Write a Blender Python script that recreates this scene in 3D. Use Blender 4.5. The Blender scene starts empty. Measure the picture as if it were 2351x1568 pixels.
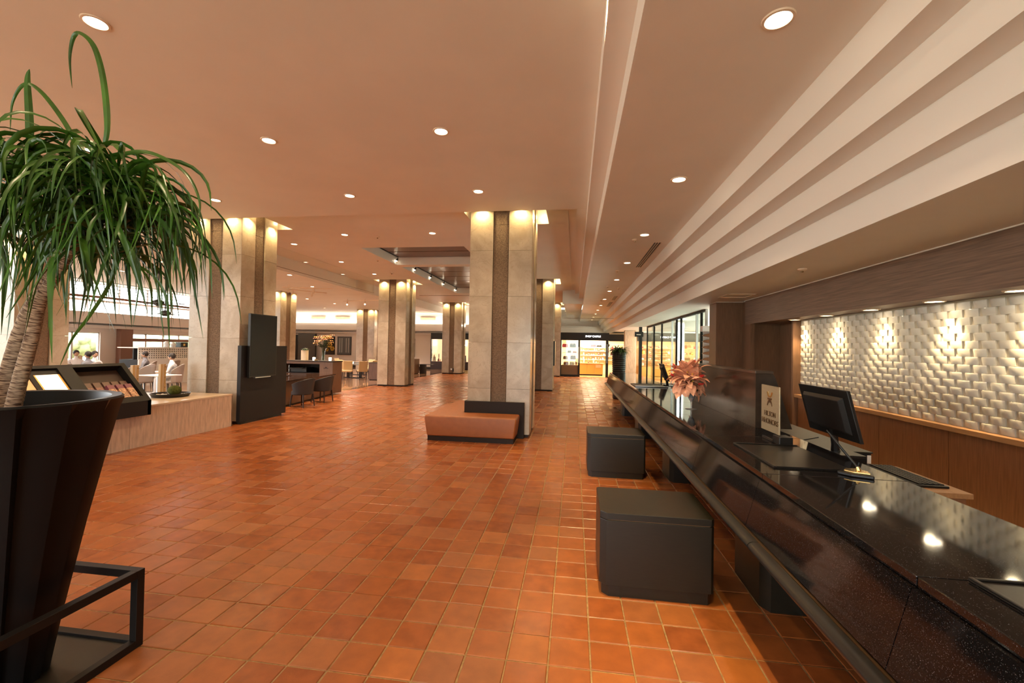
import bpy, bmesh, math, random
from mathutils import Vector, Matrix, Euler
import numpy as np
random.seed(7)
PI = math.pi
S = bpy.context.scene
COL = S.collection
HE = 1.7953                       # eye height

# ------------------------------------------------------------------ camera
def rot_cam():
    yaw, pit, rol = -.1414, -.0136, .0178
    B = np.array([[1,0,0],[0,0,-1],[0,1,0.]])
    c, s = math.cos(yaw), math.sin(yaw); Rz = np.array([[c,-s,0],[s,c,0],[0,0,1]])
    c, s = math.cos(pit), math.sin(pit); Rx = np.array([[1,0,0],[0,c,-s],[0,s,c]])
    c, s = math.cos(rol), math.sin(rol); Rr = np.array([[c,-s,0],[s,c,0],[0,0,1]])
    return Rr @ Rx @ B @ Rz
CR = rot_cam(); FPX = 1001.9
cam_d = bpy.data.cameras.new('camera'); cam = bpy.data.objects.new('camera', cam_d); COL.objects.link(cam)
cam_d.sensor_width = 36; cam_d.lens = FPX/2351*36; cam_d.clip_start = .05; cam_d.clip_end = 300
rt, dn, fw = CR[0], CR[1], CR[2]
cam.matrix_world = Matrix(((rt[0],-dn[0],-fw[0],0),(rt[1],-dn[1],-fw[1],0),(rt[2],-dn[2],-fw[2],HE),(0,0,0,1)))
S.camera = cam
def px_of(x, y, z):
    c = CR @ np.array([x, y, z-HE])
    if c[2] < .05: return None
    return (1175.5+FPX*c[0]/c[2], 784+FPX*c[1]/c[2], c[2])

# ------------------------------------------------------------------ world, exposure
W = bpy.data.worlds.new('world'); S.world = W; W.use_nodes = True
wn = W.node_tree.nodes; wl = W.node_tree.links
bg = wn['Background']
tc = wn.new('ShaderNodeTexCoord'); sp = wn.new('ShaderNodeSeparateXYZ'); rp = wn.new('ShaderNodeValToRGB')
wl.new(tc.outputs['Generated'], sp.inputs[0]); wl.new(sp.outputs['Z'], rp.inputs[0]); wl.new(rp.outputs[0], bg.inputs[0])
e = rp.color_ramp.elements
e[0].position = .0; e[0].color = (.55,.60,.52,1); e[1].position = .12; e[1].color = (.95,.97,1,1)
bg.inputs[1].default_value = 7
S.view_settings.view_transform = 'Standard'; S.view_settings.look = 'None'
S.view_settings.exposure = 0.70; S.view_settings.gamma = 1; S.view_settings.use_curve_mapping = False
cy = S.cycles
cy.use_denoising = True; cy.denoiser = 'OPENIMAGEDENOISE'
cy.max_bounces = 8; cy.diffuse_bounces = 4; cy.glossy_bounces = 4; cy.transmission_bounces = 6; cy.transparent_max_bounces = 32
cy.sample_clamp_indirect = 4; cy.sample_clamp_direct = 0; cy.caustics_reflective = False; cy.caustics_refractive = False
cy.blur_glossy = .5
try: cy.use_light_tree = True
except Exception: pass

WARM = (1, .72, .44); WARM2 = (1, .78, .44); YEL = (1, .74, .34); PINK = (1,.80,.66)
def spot(loc, power, color=WARM, angle=100, blend=.7, to=(0,0,-1), rad=.04, parent=None):
    d = bpy.data.lights.new('spot_light', 'SPOT'); d.energy = power; d.color = color
    d.spot_size = math.radians(angle); d.spot_blend = blend; d.shadow_soft_size = rad
    o = bpy.data.objects.new('spot_light', d); COL.objects.link(o); o.location = loc
    o.rotation_euler = Vector(to).to_track_quat('-Z','Y').to_euler()
    return o
def area(loc, size, power, color=WARM, to=(0,0,-1), sy=None):
    d = bpy.data.lights.new('strip_light', 'AREA'); d.energy = power; d.color = color
    d.size = size; 
    if sy: d.shape = 'RECTANGLE'; d.size_y = sy
    o = bpy.data.objects.new('strip_light', d); COL.objects.link(o); o.location = loc
    o.rotation_euler = Vector(to).to_track_quat('-Z','Y').to_euler()
    return o

def portal(loc, sx, sy, to):
    o = area(loc, sx, 1, (1,1,1), to, sy); o.data.cycles.is_portal = True; o.name = 'window_portal'; return o
portal((-20.15,14.8,3.2), 11.6, 2.2, (1,0,0)); portal((-20.15,16.6,1.5), 7.6, 1.2, (1,0,0)); portal((-1.75,-7.1,1.7), 5.5, 3.4, (0,1,0))  # last one guides daylight through the added opening behind the camera
# ------------------------------------------------------------------ materials
def new_mat(name):
    m = bpy.data.materials.new(name); m.use_nodes = True
    return m, m.node_tree.nodes, m.node_tree.links, m.node_tree.nodes['Principled BSDF']
def simple(name, col, rough=.5, metal=0, spec=.5, noise=0, nscale=8, bump=0, bscale=60, stretch=(1,1,1), coat=0, emit=None, estr=0, alpha=None, trans=0, ior=1.45):
    m, n, l, b = new_mat(name)
    b.inputs['Base Color'].default_value = (*col, 1); b.inputs['Roughness'].default_value = rough
    b.inputs['Metallic'].default_value = metal; b.inputs['Specular IOR Level'].default_value = spec
    b.inputs['Coat Weight'].default_value = coat; b.inputs['Coat Roughness'].default_value = .1
    b.inputs['Transmission Weight'].default_value = trans; b.inputs['IOR'].default_value = ior
    if emit: b.inputs['Emission Color'].default_value = (*emit,1); b.inputs['Emission Strength'].default_value = estr
    if noise or bump:
        t = n.new('ShaderNodeNewGeometry'); mp = n.new('ShaderNodeMapping'); mp.inputs['Scale'].default_value = stretch
        l.new(t.outputs['Position'], mp.inputs[0])
        if noise:
            nt = n.new('ShaderNodeTexNoise'); nt.inputs['Scale'].default_value = nscale; nt.inputs['Detail'].default_value = 6
            r = n.new('ShaderNodeValToRGB'); l.new(mp.outputs[0], nt.inputs['Vector']); l.new(nt.outputs['Fac'], r.inputs[0])
            r.color_ramp.elements[0].position = .3; r.color_ramp.elements[1].position = .7
            r.color_ramp.elements[0].color = (*[c*(1-noise) for c in col],1)
            r.color_ramp.elements[1].color = (*[min(1,c*(1+noise)) for c in col],1)
            l.new(r.outputs[0], b.inputs['Base Color'])
        if bump:
            nt2 = n.new('ShaderNodeTexNoise'); nt2.inputs['Scale'].default_value = bscale; nt2.inputs['Detail'].default_value = 4
            bp = n.new('ShaderNodeBump'); bp.inputs['Strength'].default_value = bump; bp.inputs['Distance'].default_value = .01
            l.new(mp.outputs[0], nt2.inputs['Vector']); l.new(nt2.outputs['Fac'], bp.inputs['Height']); l.new(bp.outputs[0], b.inputs['Normal'])
    return m
def glass_mat(name, tint=(1,1,1), refl=.1):
    # thin architectural glass: mostly transparent with a fresnel reflection
    m, n, l, b = new_mat(name); n.remove(b)
    o = n['Material Output']; t = n.new('ShaderNodeBsdfTransparent'); t.inputs[0].default_value = (*tint,1)
    g = n.new('ShaderNodeBsdfGlossy'); g.inputs['Roughness'].default_value = .0; g.inputs[0].default_value = (1,1,1,1)
    f = n.new('ShaderNodeLayerWeight'); f.inputs[0].default_value = .5; mx = n.new('ShaderNodeMixShader')
    pw = n.new('ShaderNodeMath'); pw.operation = 'POWER'; pw.inputs[1].default_value = 4; l.new(f.outputs['Facing'], pw.inputs[0])
    ma = n.new('ShaderNodeMath'); ma.operation = 'MULTIPLY_ADD'; ma.inputs[1].default_value = .55; ma.inputs[2].default_value = refl*.3; l.new(pw.outputs[0], ma.inputs[0])
    l.new(ma.outputs[0], mx.inputs[0]); l.new(t.outputs[0], mx.inputs[1]); l.new(g.outputs[0], mx.inputs[2]); l.new(mx.outputs[0], o.inputs[0])
    return m
M = {}
M['paint'] = simple('ceiling_paint', (.85,.785,.71), .6, noise=.03, nscale=1.2)
M['paint_light'] = simple('step_paint', (.86,.80,.74), .5)
M['dark_ceiling'] = simple('dark_panel_ceiling', (.16,.085,.055), .28, noise=.15, nscale=2)
M['black'] = simple('black_matt', (.012,.010,.009), .5)
M['floor_dummy'] = M['black']; M['grout'] = simple('grout', (.30,.19,.08), .9, noise=.3, nscale=30, bump=.5, bscale=150)
M['plinth'] = simple('dark_plinth', (.022,.013,.009), .5, spec=.2)
M['veneer'] = simple('vertical_veneer', (.17,.085,.045), .42, noise=.22, nscale=6, stretch=(14,14,.6))
M['veneer_h'] = simple('horizontal_veneer', (.19,.118,.085), .4, noise=.3, nscale=5, stretch=(1,.5,18))
M['veneer_red'] = simple('reddish_veneer', (.235,.10,.045), .35, noise=.2, nscale=6, stretch=(10,10,.6))
M['oak'] = simple('ledge_wood', (.32,.16,.07), .4, noise=.15, nscale=6, stretch=(14,1,14))
M['desk_wood'] = simple('desk_wood', (.38,.20,.09), .4, noise=.15, nscale=5, stretch=(10,1,10))
M['stand_wood'] = simple('dark_stained_wood', (.0105,.0085,.0045), .34, noise=.25, nscale=8, stretch=(1.5,1.5,14), spec=.6)
M['leather'] = simple('tan_leather', (.31,.10,.028), .38, noise=.08, nscale=10, bump=.25, bscale=220, spec=.6)
M['charcoal'] = simple('charcoal_panel', (.018,.015,.014), .5, spec=.25)
M['char_frame'] = simple('charcoal_frame', (.022,.016,.014), .45, spec=.25)
M['screen'] = simple('black_screen', (.004,.004,.006), .28, spec=.3)
M['black_plastic'] = simple('black_plastic', (.012,.011,.010), .3)
M['ceramic'] = simple('glazed_cream_ceramic', (.64,.58,.49), .12, spec=.6, noise=.04, nscale=14)
M['ceramic_back'] = simple('cream_backing', (.62,.52,.38), .5)
M['white_wall'] = simple('white_wall', (.80,.74,.70), .5)
M['cream'] = simple('cream_upholstery', (.68,.48,.24), .6)
M['grey_uph'] = simple('grey_upholstery', (.032,.027,.027), .6, bump=.2, bscale=300)
M['cafe_uph'] = simple('taupe_vinyl', (.30,.25,.22), .4)
M['dark_leg'] = simple('dark_leg', (.02,.012,.010), .4)
M['white'] = simple('white_lacquer', (.85,.83,.80), .3)
M['pale_wood'] = simple('pale_wood', (.62,.40,.18), .45, noise=.12, nscale=6, stretch=(12,12,1))
M['lamp'] = simple('lamp_face', (1,1,1), .5, emit=(1,.86,.62), estr=14)
M['lamp_soft'] = simple('soft_lamp', (1,1,1), .5, emit=(1,.82,.55), estr=5)
M['trim'] = simple('lamp_trim', (.80,.62,.46), .4)
M['brass'] = simple('brass', (.75,.52,.20), .25, metal=1)
M['steel'] = simple('steel', (.6,.6,.6), .3, metal=1)
M['bronze'] = simple('bronze', (.20,.12,.06), .35, metal=1)
M['glass'] = glass_mat('clear_glass', (.97,.98,.97), .12)
M['crystal'] = simple('crystal', (.9,.9,.88), .03, trans=.75, spec=.8)
M['glass_green'] = glass_mat('edge_glass', (.86,.93,.90), .25)
M['paper'] = simple('white_paper', (.85,.80,.72), .7)
M['soil'] = simple('potting_soil', (.03,.02,.012), .95, bump=1, bscale=40)
M['leaf'] = simple('strap_leaf', (.036,.105,.010), .32, noise=.5, nscale=5, spec=.6)
M['leaf2'] = simple('fern_leaf', (.035,.065,.012), .5, noise=.3, nscale=9)
M['pot'] = simple('black_fluted_pot', (.006,.006,.0065), .4, spec=.22)
M['hair'] = simple('dark_hair', (.02,.015,.012), .6)
M['skin'] = simple('skin', (.55,.33,.22), .55)
M['shirt_white'] = simple('white_shirt', (.75,.73,.74), .8)
M['shirt_grey'] = simple('grey_shirt', (.20,.20,.22), .8)
M['moss'] = simple('moss', (.10,.12,.02), .95, noise=.4, nscale=40, bump=1, bscale=120)
M['pebble'] = simple('white_pebble', (.75,.72,.66), .5)
M['gold_frame'] = simple('gold_frame', (.62,.33,.05), .35, metal=.3)
M['card'] = simple('brown_card', (.05,.028,.016), .6)

def terracotta():
    m, n, l, b = new_mat('terracotta_tile')
    g = n.new('ShaderNodeNewGeometry'); mp = n.new('ShaderNodeVectorMath'); mp.operation = 'DIVIDE'
    mp.inputs[1].default_value = (.24, .24336, 10)
    ad = n.new('ShaderNodeVectorMath'); ad.operation = 'ADD'; ad.inputs[1].default_value = (7.4927+20, 100-9.3013, 5.5)
    fl = n.new('ShaderNodeVectorMath'); fl.operation = 'FLOOR'
    l.new(g.outputs['Position'], mp.inputs[0]); l.new(mp.outputs[0], ad.inputs[0]); l.new(ad.outputs[0], fl.inputs[0])
    w = n.new('ShaderNodeTexWhiteNoise'); w.noise_dimensions = '3D'; l.new(fl.outputs[0], w.inputs['Vector'])
    r = n.new('ShaderNodeValToRGB'); e = r.color_ramp.elements
    e[0].position = 0; e[0].color = (.235,.066,.019,1); e[1].position = 1; e[1].color = (.345,.105,.020,1)
    for p, c in ((.2,(.262,.072,.018)),(.5,(.28,.077,.016)),(.75,(.292,.086,.020)),(.9,(.265,.088,.028))):
        x = e.new(p); x.color = (*c,1)
    l.new(w.outputs['Value'], r.inputs[0])
    nt = n.new('ShaderNodeTexNoise'); nt.inputs['Scale'].default_value = 9; nt.inputs['Detail'].default_value = 8
    l.new(g.outputs['Position'], nt.inputs['Vector'])
    mr = n.new('ShaderNodeMapRange'); mr.inputs[1].default_value = .3; mr.inputs[2].default_value = .7; mr.inputs[3].default_value = .84; mr.inputs[4].default_value = 1.14
    l.new(nt.outputs['Fac'], mr.inputs[0])
    mx = n.new('ShaderNodeMix'); mx.data_type = 'RGBA'; mx.blend_type = 'MULTIPLY'; mx.inputs[0].default_value = 1
    l.new(r.outputs[0], mx.inputs[6]); l.new(mr.outputs[0], mx.inputs[7]); l.new(mx.outputs[2], b.inputs['Base Color'])
    mr2 = n.new('ShaderNodeMapRange'); mr2.inputs[3].default_value = .21; mr2.inputs[4].default_value = .36
    l.new(w.outputs['Value'], mr2.inputs[0]); l.new(mr2.outputs[0], b.inputs['Roughness'])
    b.inputs['Specular IOR Level'].default_value = .5
    n2 = n.new('ShaderNodeTexNoise'); n2.inputs['Scale'].default_value = 120; n2.inputs['Detail'].default_value = 3
    l.new(g.outputs['Position'], n2.inputs['Vector'])
    bp = n.new('ShaderNodeBump'); bp.inputs['Strength'].default_value = .12; bp.inputs['Distance'].default_value = .004
    l.new(n2.outputs['Fac'], bp.inputs['Height']); l.new(bp.outputs[0], b.inputs['Normal'])
    return m
M['tile'] = terracotta()
def marble(name, c1, c2, vein, scale=1.6, rough=.22):
    m, n, l, b = new_mat(name)
    g = n.new('ShaderNodeNewGeometry'); oi = n.new('ShaderNodeObjectInfo')
    ad = n.new('ShaderNodeVectorMath'); ad.operation = 'ADD'
    sc = n.new('ShaderNodeVectorMath'); sc.operation = 'SCALE'; sc.inputs[3].default_value = 7
    cb = n.new('ShaderNodeCombineXYZ'); l.new(oi.outputs['Random'], cb.inputs[0]); l.new(oi.outputs['Random'], cb.inputs[2]); l.new(cb.outputs[0], sc.inputs[0])
    l.new(g.outputs['Position'], ad.inputs[0]); l.new(sc.outputs[0], ad.inputs[1])
    nt = n.new('ShaderNodeTexNoise'); nt.inputs['Scale'].default_value = scale; nt.inputs['Detail'].default_value = 9; nt.inputs['Distortion'].default_value = 1.4
    l.new(ad.outputs[0], nt.inputs['Vector'])
    r = n.new('ShaderNodeValToRGB'); r.color_ramp.elements[0].position = .35; r.color_ramp.elements[0].color = (*c1,1)
    r.color_ramp.elements[1].position = .65; r.color_ramp.elements[1].color = (*c2,1)
    l.new(nt.outputs['Fac'], r.inputs[0])
    n2 = n.new('ShaderNodeTexNoise'); n2.inputs['Scale'].default_value = scale*2.2; n2.inputs['Detail'].default_value = 6; n2.inputs['Distortion'].default_value = 2.5
    l.new(ad.outputs[0], n2.inputs['Vector'])
    mt = n.new('ShaderNodeMath'); mt.operation = 'SUBTRACT'; mt.inputs[1].default_value = .5; l.new(n2.outputs['Fac'], mt.inputs[0])
    ab = n.new('ShaderNodeMath'); ab.operation = 'ABSOLUTE'; l.new(mt.outputs[0], ab.inputs[0])
    mr = n.new('ShaderNodeMapRange'); mr.inputs[1].default_value = 0; mr.inputs[2].default_value = .018; mr.inputs[3].default_value = .5; mr.inputs[4].default_value = 0
    l.new(ab.outputs[0], mr.inputs[0])
    mx = n.new('ShaderNodeMix'); mx.data_type = 'RGBA'; l.new(mr.outputs[0], mx.inputs[0]); l.new(r.outputs[0], mx.inputs[6]); mx.inputs[7].default_value = (*vein,1)
    l.new(mx.outputs[2], b.inputs['Base Color']); b.inputs['Roughness'].default_value = rough
    return m
M['marble'] = marble('beige_marble', (.41,.325,.235), (.52,.425,.32), (.33,.25,.165))
M['travertine'] = simple('travertine', (.55,.40,.29), .5, noise=.20, nscale=4, stretch=(6,6,1.0), bump=.5, bscale=18)
M['trav_top'] = simple('travertine_top', (.60,.46,.32), .3, noise=.12, nscale=4)
M['rough_stone'] = simple('rough_brown_stone', (.185,.12,.075), .85, noise=.35, nscale=35, bump=1.0, bscale=45, stretch=(1,1,1.6))
M['marble_floor'] = marble('polished_brown_marble', (.34,.19,.11), (.44,.26,.16), (.12,.06,.03), 1.2, .06)
M['dark_marble'] = simple('dark_marble_border', (.05,.03,.02), .08)
def granite():
    m, n, l, b = new_mat('black_granite')
    g = n.new('ShaderNodeNewGeometry')
    v = n.new('ShaderNodeTexVoronoi'); v.inputs['Scale'].default_value = 620; l.new(g.outputs['Position'], v.inputs['Vector'])
    n1 = n.new('ShaderNodeTexWhiteNoise'); l.new(v.outputs['Position'], n1.inputs['Vector'])
    r = n.new('ShaderNodeValToRGB'); e = r.color_ramp.elements; e[0].position = .0; e[0].color = (.006,.005,.005,1); e[1].position = 1; e[1].color = (.13,.135,.15,1)
    x = e.new(.93); x.color = (.005,.0045,.005,1); x = e.new(.985); x.color = (.045,.042,.045,1)
    l.new(n1.outputs['Value'], r.inputs[0]); l.new(r.outputs[0], b.inputs['Base Color'])
    b.inputs['Roughness'].default_value = .06; b.inputs['Specular IOR Level'].default_value = .45
    return m
M['granite'] = granite()
def trunk_mat():
    m, n, l, b = new_mat('ringed_bark')
    g = n.new('ShaderNodeTexCoord'); nt = n.new('ShaderNodeTexNoise'); mp = n.new('ShaderNodeMapping'); mp.inputs['Scale'].default_value = (3,3,60)
    l.new(g.outputs['UV'], mp.inputs[0])
    nt.inputs['Scale'].default_value = 1.6; nt.inputs['Detail'].default_value = 4
    mp.inputs['Scale'].default_value = (2.5,46,1)
    l.new(mp.outputs[0], nt.inputs['Vector'])
    r = n.new('ShaderNodeValToRGB'); r.color_ramp.elements[0].position = .38; r.color_ramp.elements[0].color = (.10,.045,.025,1)
    r.color_ramp.elements[1].position = .6; r.color_ramp.elements[1].color = (.58,.40,.27,1)
    l.new(nt.outputs['Fac'], r.inputs[0]); l.new(r.outputs[0], b.inputs['Base Color']); b.inputs['Roughness'].default_value = .8
    bp = n.new('ShaderNodeBump'); bp.inputs['Strength'].default_value = .8; bp.inputs['Distance'].default_value = .01
    l.new(nt.outputs['Fac'], bp.inputs['Height']); l.new(bp.outputs[0], b.inputs['Normal'])
    return m
M['bark'] = trunk_mat()
def col_mat(name, col, rough=.6, emit=0):
    if name in M: return M[name]
    M[name] = simple(name, col, rough, emit=col if emit else None, estr=emit)
    return M[name]

# ------------------------------------------------------------------ mesh helper
class MB:
    def __init__(s): s.v = []; s.f = []; s.uv = None
    def add(s, vs, fs):
        k = len(s.v); s.v += [tuple(p) for p in vs]; s.f += [tuple(i+k for i in q) for q in fs]; return s
    def box(s, x0,x1,y0,y1,z0,z1):
        return s.add([(x0,y0,z0),(x1,y0,z0),(x1,y1,z0),(x0,y1,z0),(x0,y0,z1),(x1,y0,z1),(x1,y1,z1),(x0,y1,z1)],
                     [(0,3,2,1),(4,5,6,7),(0,1,5,4),(1,2,6,5),(2,3,7,6),(3,0,4,7)])
    def prism(s, poly, axis, a, b):
        # poly: list of 2D points; axis 'z': (x,y), 'y': (x,z), 'x': (y,z)
        def P(p, t):
            return (p[0],p[1],t) if axis=='z' else ((p[0],t,p[1]) if axis=='y' else (t,p[0],p[1]))
        n = len(poly)
        vs = [P(p,a) for p in poly]+[P(p,b) for p in poly]
        fs = [tuple(range(n)), tuple(range(2*n-1,n-1,-1))]+[(i,i+n,(i+1)%n+n,(i+1)%n) for i in range(n)]
        return s.add(vs, fs)
    def lathe(s, prof, c=(0,0,0), n=24, a0=0, a1=2*PI, cap=True):
        full = abs(a1-a0-2*PI) < 1e-6; m = n if full else n+1
        vs = []
        for r, z in prof:
            for i in range(m):
                t = a0+(a1-a0)*i/n; vs.append((c[0]+r*math.cos(t), c[1]+r*math.sin(t), c[2]+z))
        fs = []
        for j in range(len(prof)-1):
            for i in range(n):
                i2 = (i+1)%m
                fs.append((j*m+i, j*m+i2, (j+1)*m+i2, (j+1)*m+i))
        if cap and full:
            fs.append(tuple(range(m-1,-1,-1))); fs.append(tuple((len(prof)-1)*m+i for i in range(m)))
        return s.add(vs, fs)
    def cyl(s, x, y, z0, z1, r, n=16, r2=None): return s.lathe([(r,z0),(r if r2 is None else r2,z1)], (x,y,0), n)
    def tube(s, pts, rad, n=8):
        pts = [Vector(p) for p in pts]; vs = []; fs = []
        up = None
        for i, p in enumerate(pts):
            t = (pts[min(i+1,len(pts)-1)]-pts[max(i-1,0)]).normalized()
            if up is None: up = t.orthogonal().normalized()
            up = (up - t*up.dot(t)).normalized(); w = t.cross(up)
            r = rad[i] if isinstance(rad,(list,tuple)) else rad
            for k in range(n):
                a = 2*PI*k/n; vs.append(p+up*(r*math.cos(a))+w*(r*math.sin(a)))
        for i in range(len(pts)-1):
            for k in range(n):
                k2 = (k+1)%n; fs.append((i*n+k,i*n+k2,(i+1)*n+k2,(i+1)*n+k))
        fs.append(tuple(range(n-1,-1,-1))); fs.append(tuple((len(pts)-1)*n+k for k in range(n)))
        return s.add(vs, fs)
    def sphere(s, c, r, sx=1, sy=1, sz=1, n=12, m=8):
        prof = [(max(1e-4, r*math.sin(PI*j/m)), -r*math.cos(PI*j/m)*sz) for j in range(m+1)]
        k = len(s.v); s.lathe(prof, (0,0,0), n)
        s.v[k:] = [(c[0]+x*sx, c[1]+y*sy, c[2]+z) for x,y,z in s.v[k:]]
        return s
BASE = {}
def wloc(o):
    v = Vector((0,0,0))
    while o is not None:
        v += BASE.get(o.name, Vector((0,0,0))); o = o.parent
    return v
def obj(name, mb, mat, parent=None, bevel=0, smooth=False, seg=2):
    me = bpy.data.meshes.new(name)
    off = wloc(parent) if parent is not None else Vector((0,0,0))
    me.from_pydata([(x-off.x,y-off.y,z-off.z) for x,y,z in mb.v], [], mb.f)
    bm = bmesh.new(); bm.from_mesh(me); bmesh.ops.recalc_face_normals(bm, faces=bm.faces)
    if smooth:
        for f in bm.faces: f.smooth = True
    bm.to_mesh(me); bm.free()
    me.materials.append(M[mat] if isinstance(mat,str) else mat)
    o = bpy.data.objects.new(name, me); COL.objects.link(o)
    if parent is not None: o.parent = parent
    if bevel:
        b = o.modifiers.new('bevel','BEVEL'); b.width = bevel; b.segments = seg; b.limit_method = 'ANGLE'; b.angle_limit = .6
        if smooth: pass
    if smooth:
        try: me.set_sharp_from_angle(angle=.7)
        except Exception: pass
    return o
def thing(name, loc, label, cat, group=None, rz=0):
    o = bpy.data.objects.new(name, None); COL.objects.link(o); o.location = loc; o.rotation_euler = (0,0,rz)
    o.empty_display_size = .1
    BASE[o.name] = Vector(loc)
    o['label'] = label; o['category'] = cat
    if group: o['group'] = group
    return o
def tag(o, label, cat, group=None):
    o['label'] = label; o['category'] = cat
    if group: o['group'] = group
    return o
def struct(name, mb, mat, parent=None, **k):
    o = obj(name, mb, mat, parent, **k)
    if parent is None: o['kind'] = 'structure'
    return o
def stuff(o): o['kind'] = 'stuff'; return o
def local(name, loc, label, cat, group=None, rz=0):
    # a thing whose parts are given in local coordinates
    o = thing(name, loc, label, cat, group, rz); BASE[o.name] = Vector((0,0,0)); return o
def dup(root, loc, rz=0, label=None, group=None):
    r = root.copy(); COL.objects.link(r); r.location = loc; r.rotation_euler = (0,0,rz)
    if label: r['label'] = label
    if group: r['group'] = group
    for ch in list(root.children):
        c = ch.copy(); COL.objects.link(c); c.parent = r
        for g in list(ch.children):
            d = g.copy(); COL.objects.link(d); d.parent = c
    return r
ORD = ['first','second','third','fourth','fifth','sixth','seventh','eighth','ninth','tenth','eleventh','twelfth','thirteenth','fourteenth']

# ================================================================== LEVELS (metres)
Z0 = HE+2.215          # aisle ceiling
Z2 = HE+2.72           # near ceiling (left of the aisle)
ZF = HE+2.87           # ceiling beyond the first column row
ZR = 4.20              # restaurant ceiling
YE = 8.56              # edge of the near ceiling
XL = [.432,.226,.03,-.17]
# ================================================================== FLOOR
fl = struct('floor', MB().box(-30,6,-7,40,-.12,-.005), 'grout')
tx, ty = .24, .24336
def tile_mb(x0,x1,y0,y1,dz=0,b=.004):
    m = MB(); z = dz
    m.add([(x0,y0,-.006),(x1,y0,-.006),(x1,y1,-.006),(x0,y1,-.006),(x0,y0,z-b),(x1,y0,z-b),(x1,y1,z-b),(x0,y1,z-b),
           (x0+b,y0+b,z),(x1-b,y0+b,z),(x1-b,y1-b,z),(x0+b,y1-b,z)],
          [(0,1,5,4),(1,2,6,5),(2,3,7,6),(3,0,4,7),(4,5,9,8),(5,6,10,9),(6,7,11,10),(7,4,8,11),(8,9,10,11)])
    return m
# footprints that stand on the floor get no tiles
def blocked(cx, cy):
    if cx < -8.75 and cy > 16.45: return True
    if cx < -10.4: return True
    return False
cells = []
for i in range(-44, 20):
    for r in range(-16, 112):
        x0 = (i-7.4927)*tx; y0 = 9.4317*.24 + r*ty
        cx, cyy = x0+tx/2, y0+ty/2
        if cx > 4.0 or cx < -10.5 or cyy < -1.0 or cyy > 28.25: continue
        if blocked(cx, cyy): continue
        p = px_of(cx, cyy, 0); vis = p is not None and -60 < p[0] < 2410 and p[1] < 1640
        cells.append((0 if vis and cyy > .8 else 1, math.hypot(cx, cyy), x0, y0))
cells.sort()
proto = None; rest = MB(); nt_ = 0
g = .0045
for v, d, x0, y0 in cells:
    if v == 0 and nt_ < 300:
        if proto is None:
            proto = obj('tile', tile_mb(g, tx-g, g, ty-g), 'tile', fl); o = proto
        else:
            o = proto.copy(); COL.objects.link(o)
        o.location = (x0+random.uniform(-.001,.001), y0+random.uniform(-.001,.001), random.uniform(-.0008,.0008))
        o.rotation_euler = (random.uniform(-.004,.004), random.uniform(-.004,.004), random.uniform(-.004,.004)); nt_ += 1
    else:
        t = tile_mb(x0+g, x0+tx-g, y0+g, y0+ty-g, random.uniform(-.0012,.0006))
        # slight tilt of the top
        a, b_ = random.uniform(-.004,.004), random.uniform(-.004,.004)
        t.v = [(x,y,z+((x-x0-.12)*a+(y-y0-.12)*b_ if z > -.005 else 0)) for x,y,z in t.v]
        rest.add(t.v, t.f)
stuff(obj('tiles', rest, 'tile', fl))
# polished restaurant floor with dark border
struct('floor_restaurant', MB().prism([(-10.4,-2),(-8.75,16.4),(-8.75,33),(-26,33),(-26,-2)],'z',-.01,.002), 'marble_floor')
obj('border', MB().prism([(-9.02,16.42),(-8.78,16.42),(-8.78,32.6),(-9.02,32.6)],'z',.0,.004).prism([(-10.4,16.2),(-8.78,16.2),(-8.78,16.42),(-10.4,16.42)],'z',-.004,.004), 'dark_marble', bpy.data.objects['floor_restaurant'])

# ================================================================== CEILINGS
def holes_slab(mb, x0,x1,y0,y1,z, holes, th=.06):
    xs = sorted({x0,x1,*[v for h in holes for v in (h[0],h[1]) if x0<v<x1]}); ys = sorted({y0,y1,*[v for h in holes for v in (h[2],h[3]) if y0<v<y1]})
    for a,b in zip(xs,xs[1:]):
        for c,d in zip(ys,ys[1:]):
            mx_,my = (a+b)/2,(c+d)/2
            if any(h[0]<mx_<h[1] and h[2]<my<h[3] for h in holes): continue
            mb.box(a,b,c,d,z,z+th)
    return mb
CW, CD = 1.27, 1.15
cols = []   # (x right face, y front face, ztop, key)
for xr in (-.86,-7.3):
    for yf in (8.67,18.22,27.7): cols.append((xr,yf))
for yf in (8.67,18.22,27.7): cols.append((-13.3,yf))
mg = .24
def colhole(c): return (c[0]-CW-mg, c[0]+mg, c[1]-.14, c[1]+CD+mg)
# near ceiling
struct('ceiling', MB().box(-16,XL[1],-7,YE,Z2,Z2+.30), 'paint')
# ceiling beyond the first row
hs = [colhole(c) for c in cols if c[0] > -8]
hs = [(h[0],h[1],(YE if h[3]<11 else h[2]),h[3]) for h in hs]
rec = [(-6.3,-3.17,12.14,14.80),(-6.3,-3.17,15.21,22.8)]
mbc = MB(); holes_slab(mbc, -9.6,-.19,YE,31,ZF,hs+rec)
struct('ceiling_far', mbc, 'paint')
# shafts above the column slots
sh = MB()
for h in hs:
    t = .02; z0_, z1_ = ZF+.06, ZF+.45
    sh.box(h[0]-t,h[0],h[2],h[3],z0_,z1_).box(h[1],h[1]+t,h[2],h[3],z0_,z1_).box(h[0],h[1],h[3],h[3]+t,z0_,z1_).box(h[0],h[1],h[2]-t,h[2],z0_,z1_)
struct('trim_1', sh, 'paint_light')
cp = MB()
for h in hs: cp.box(h[0]-.02,h[1]+.02,h[2]-.02,h[3]+.02,ZF+.45,ZF+.5)
struct('ceiling_slot_caps', cp, 'paint')
struct('trim_14', MB().box(hs[0][1]-.24,hs[0][1]-.01,hs[0][2]+.3,hs[0][3]-.01,ZF+.43,ZF+.445), 'black')
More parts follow.
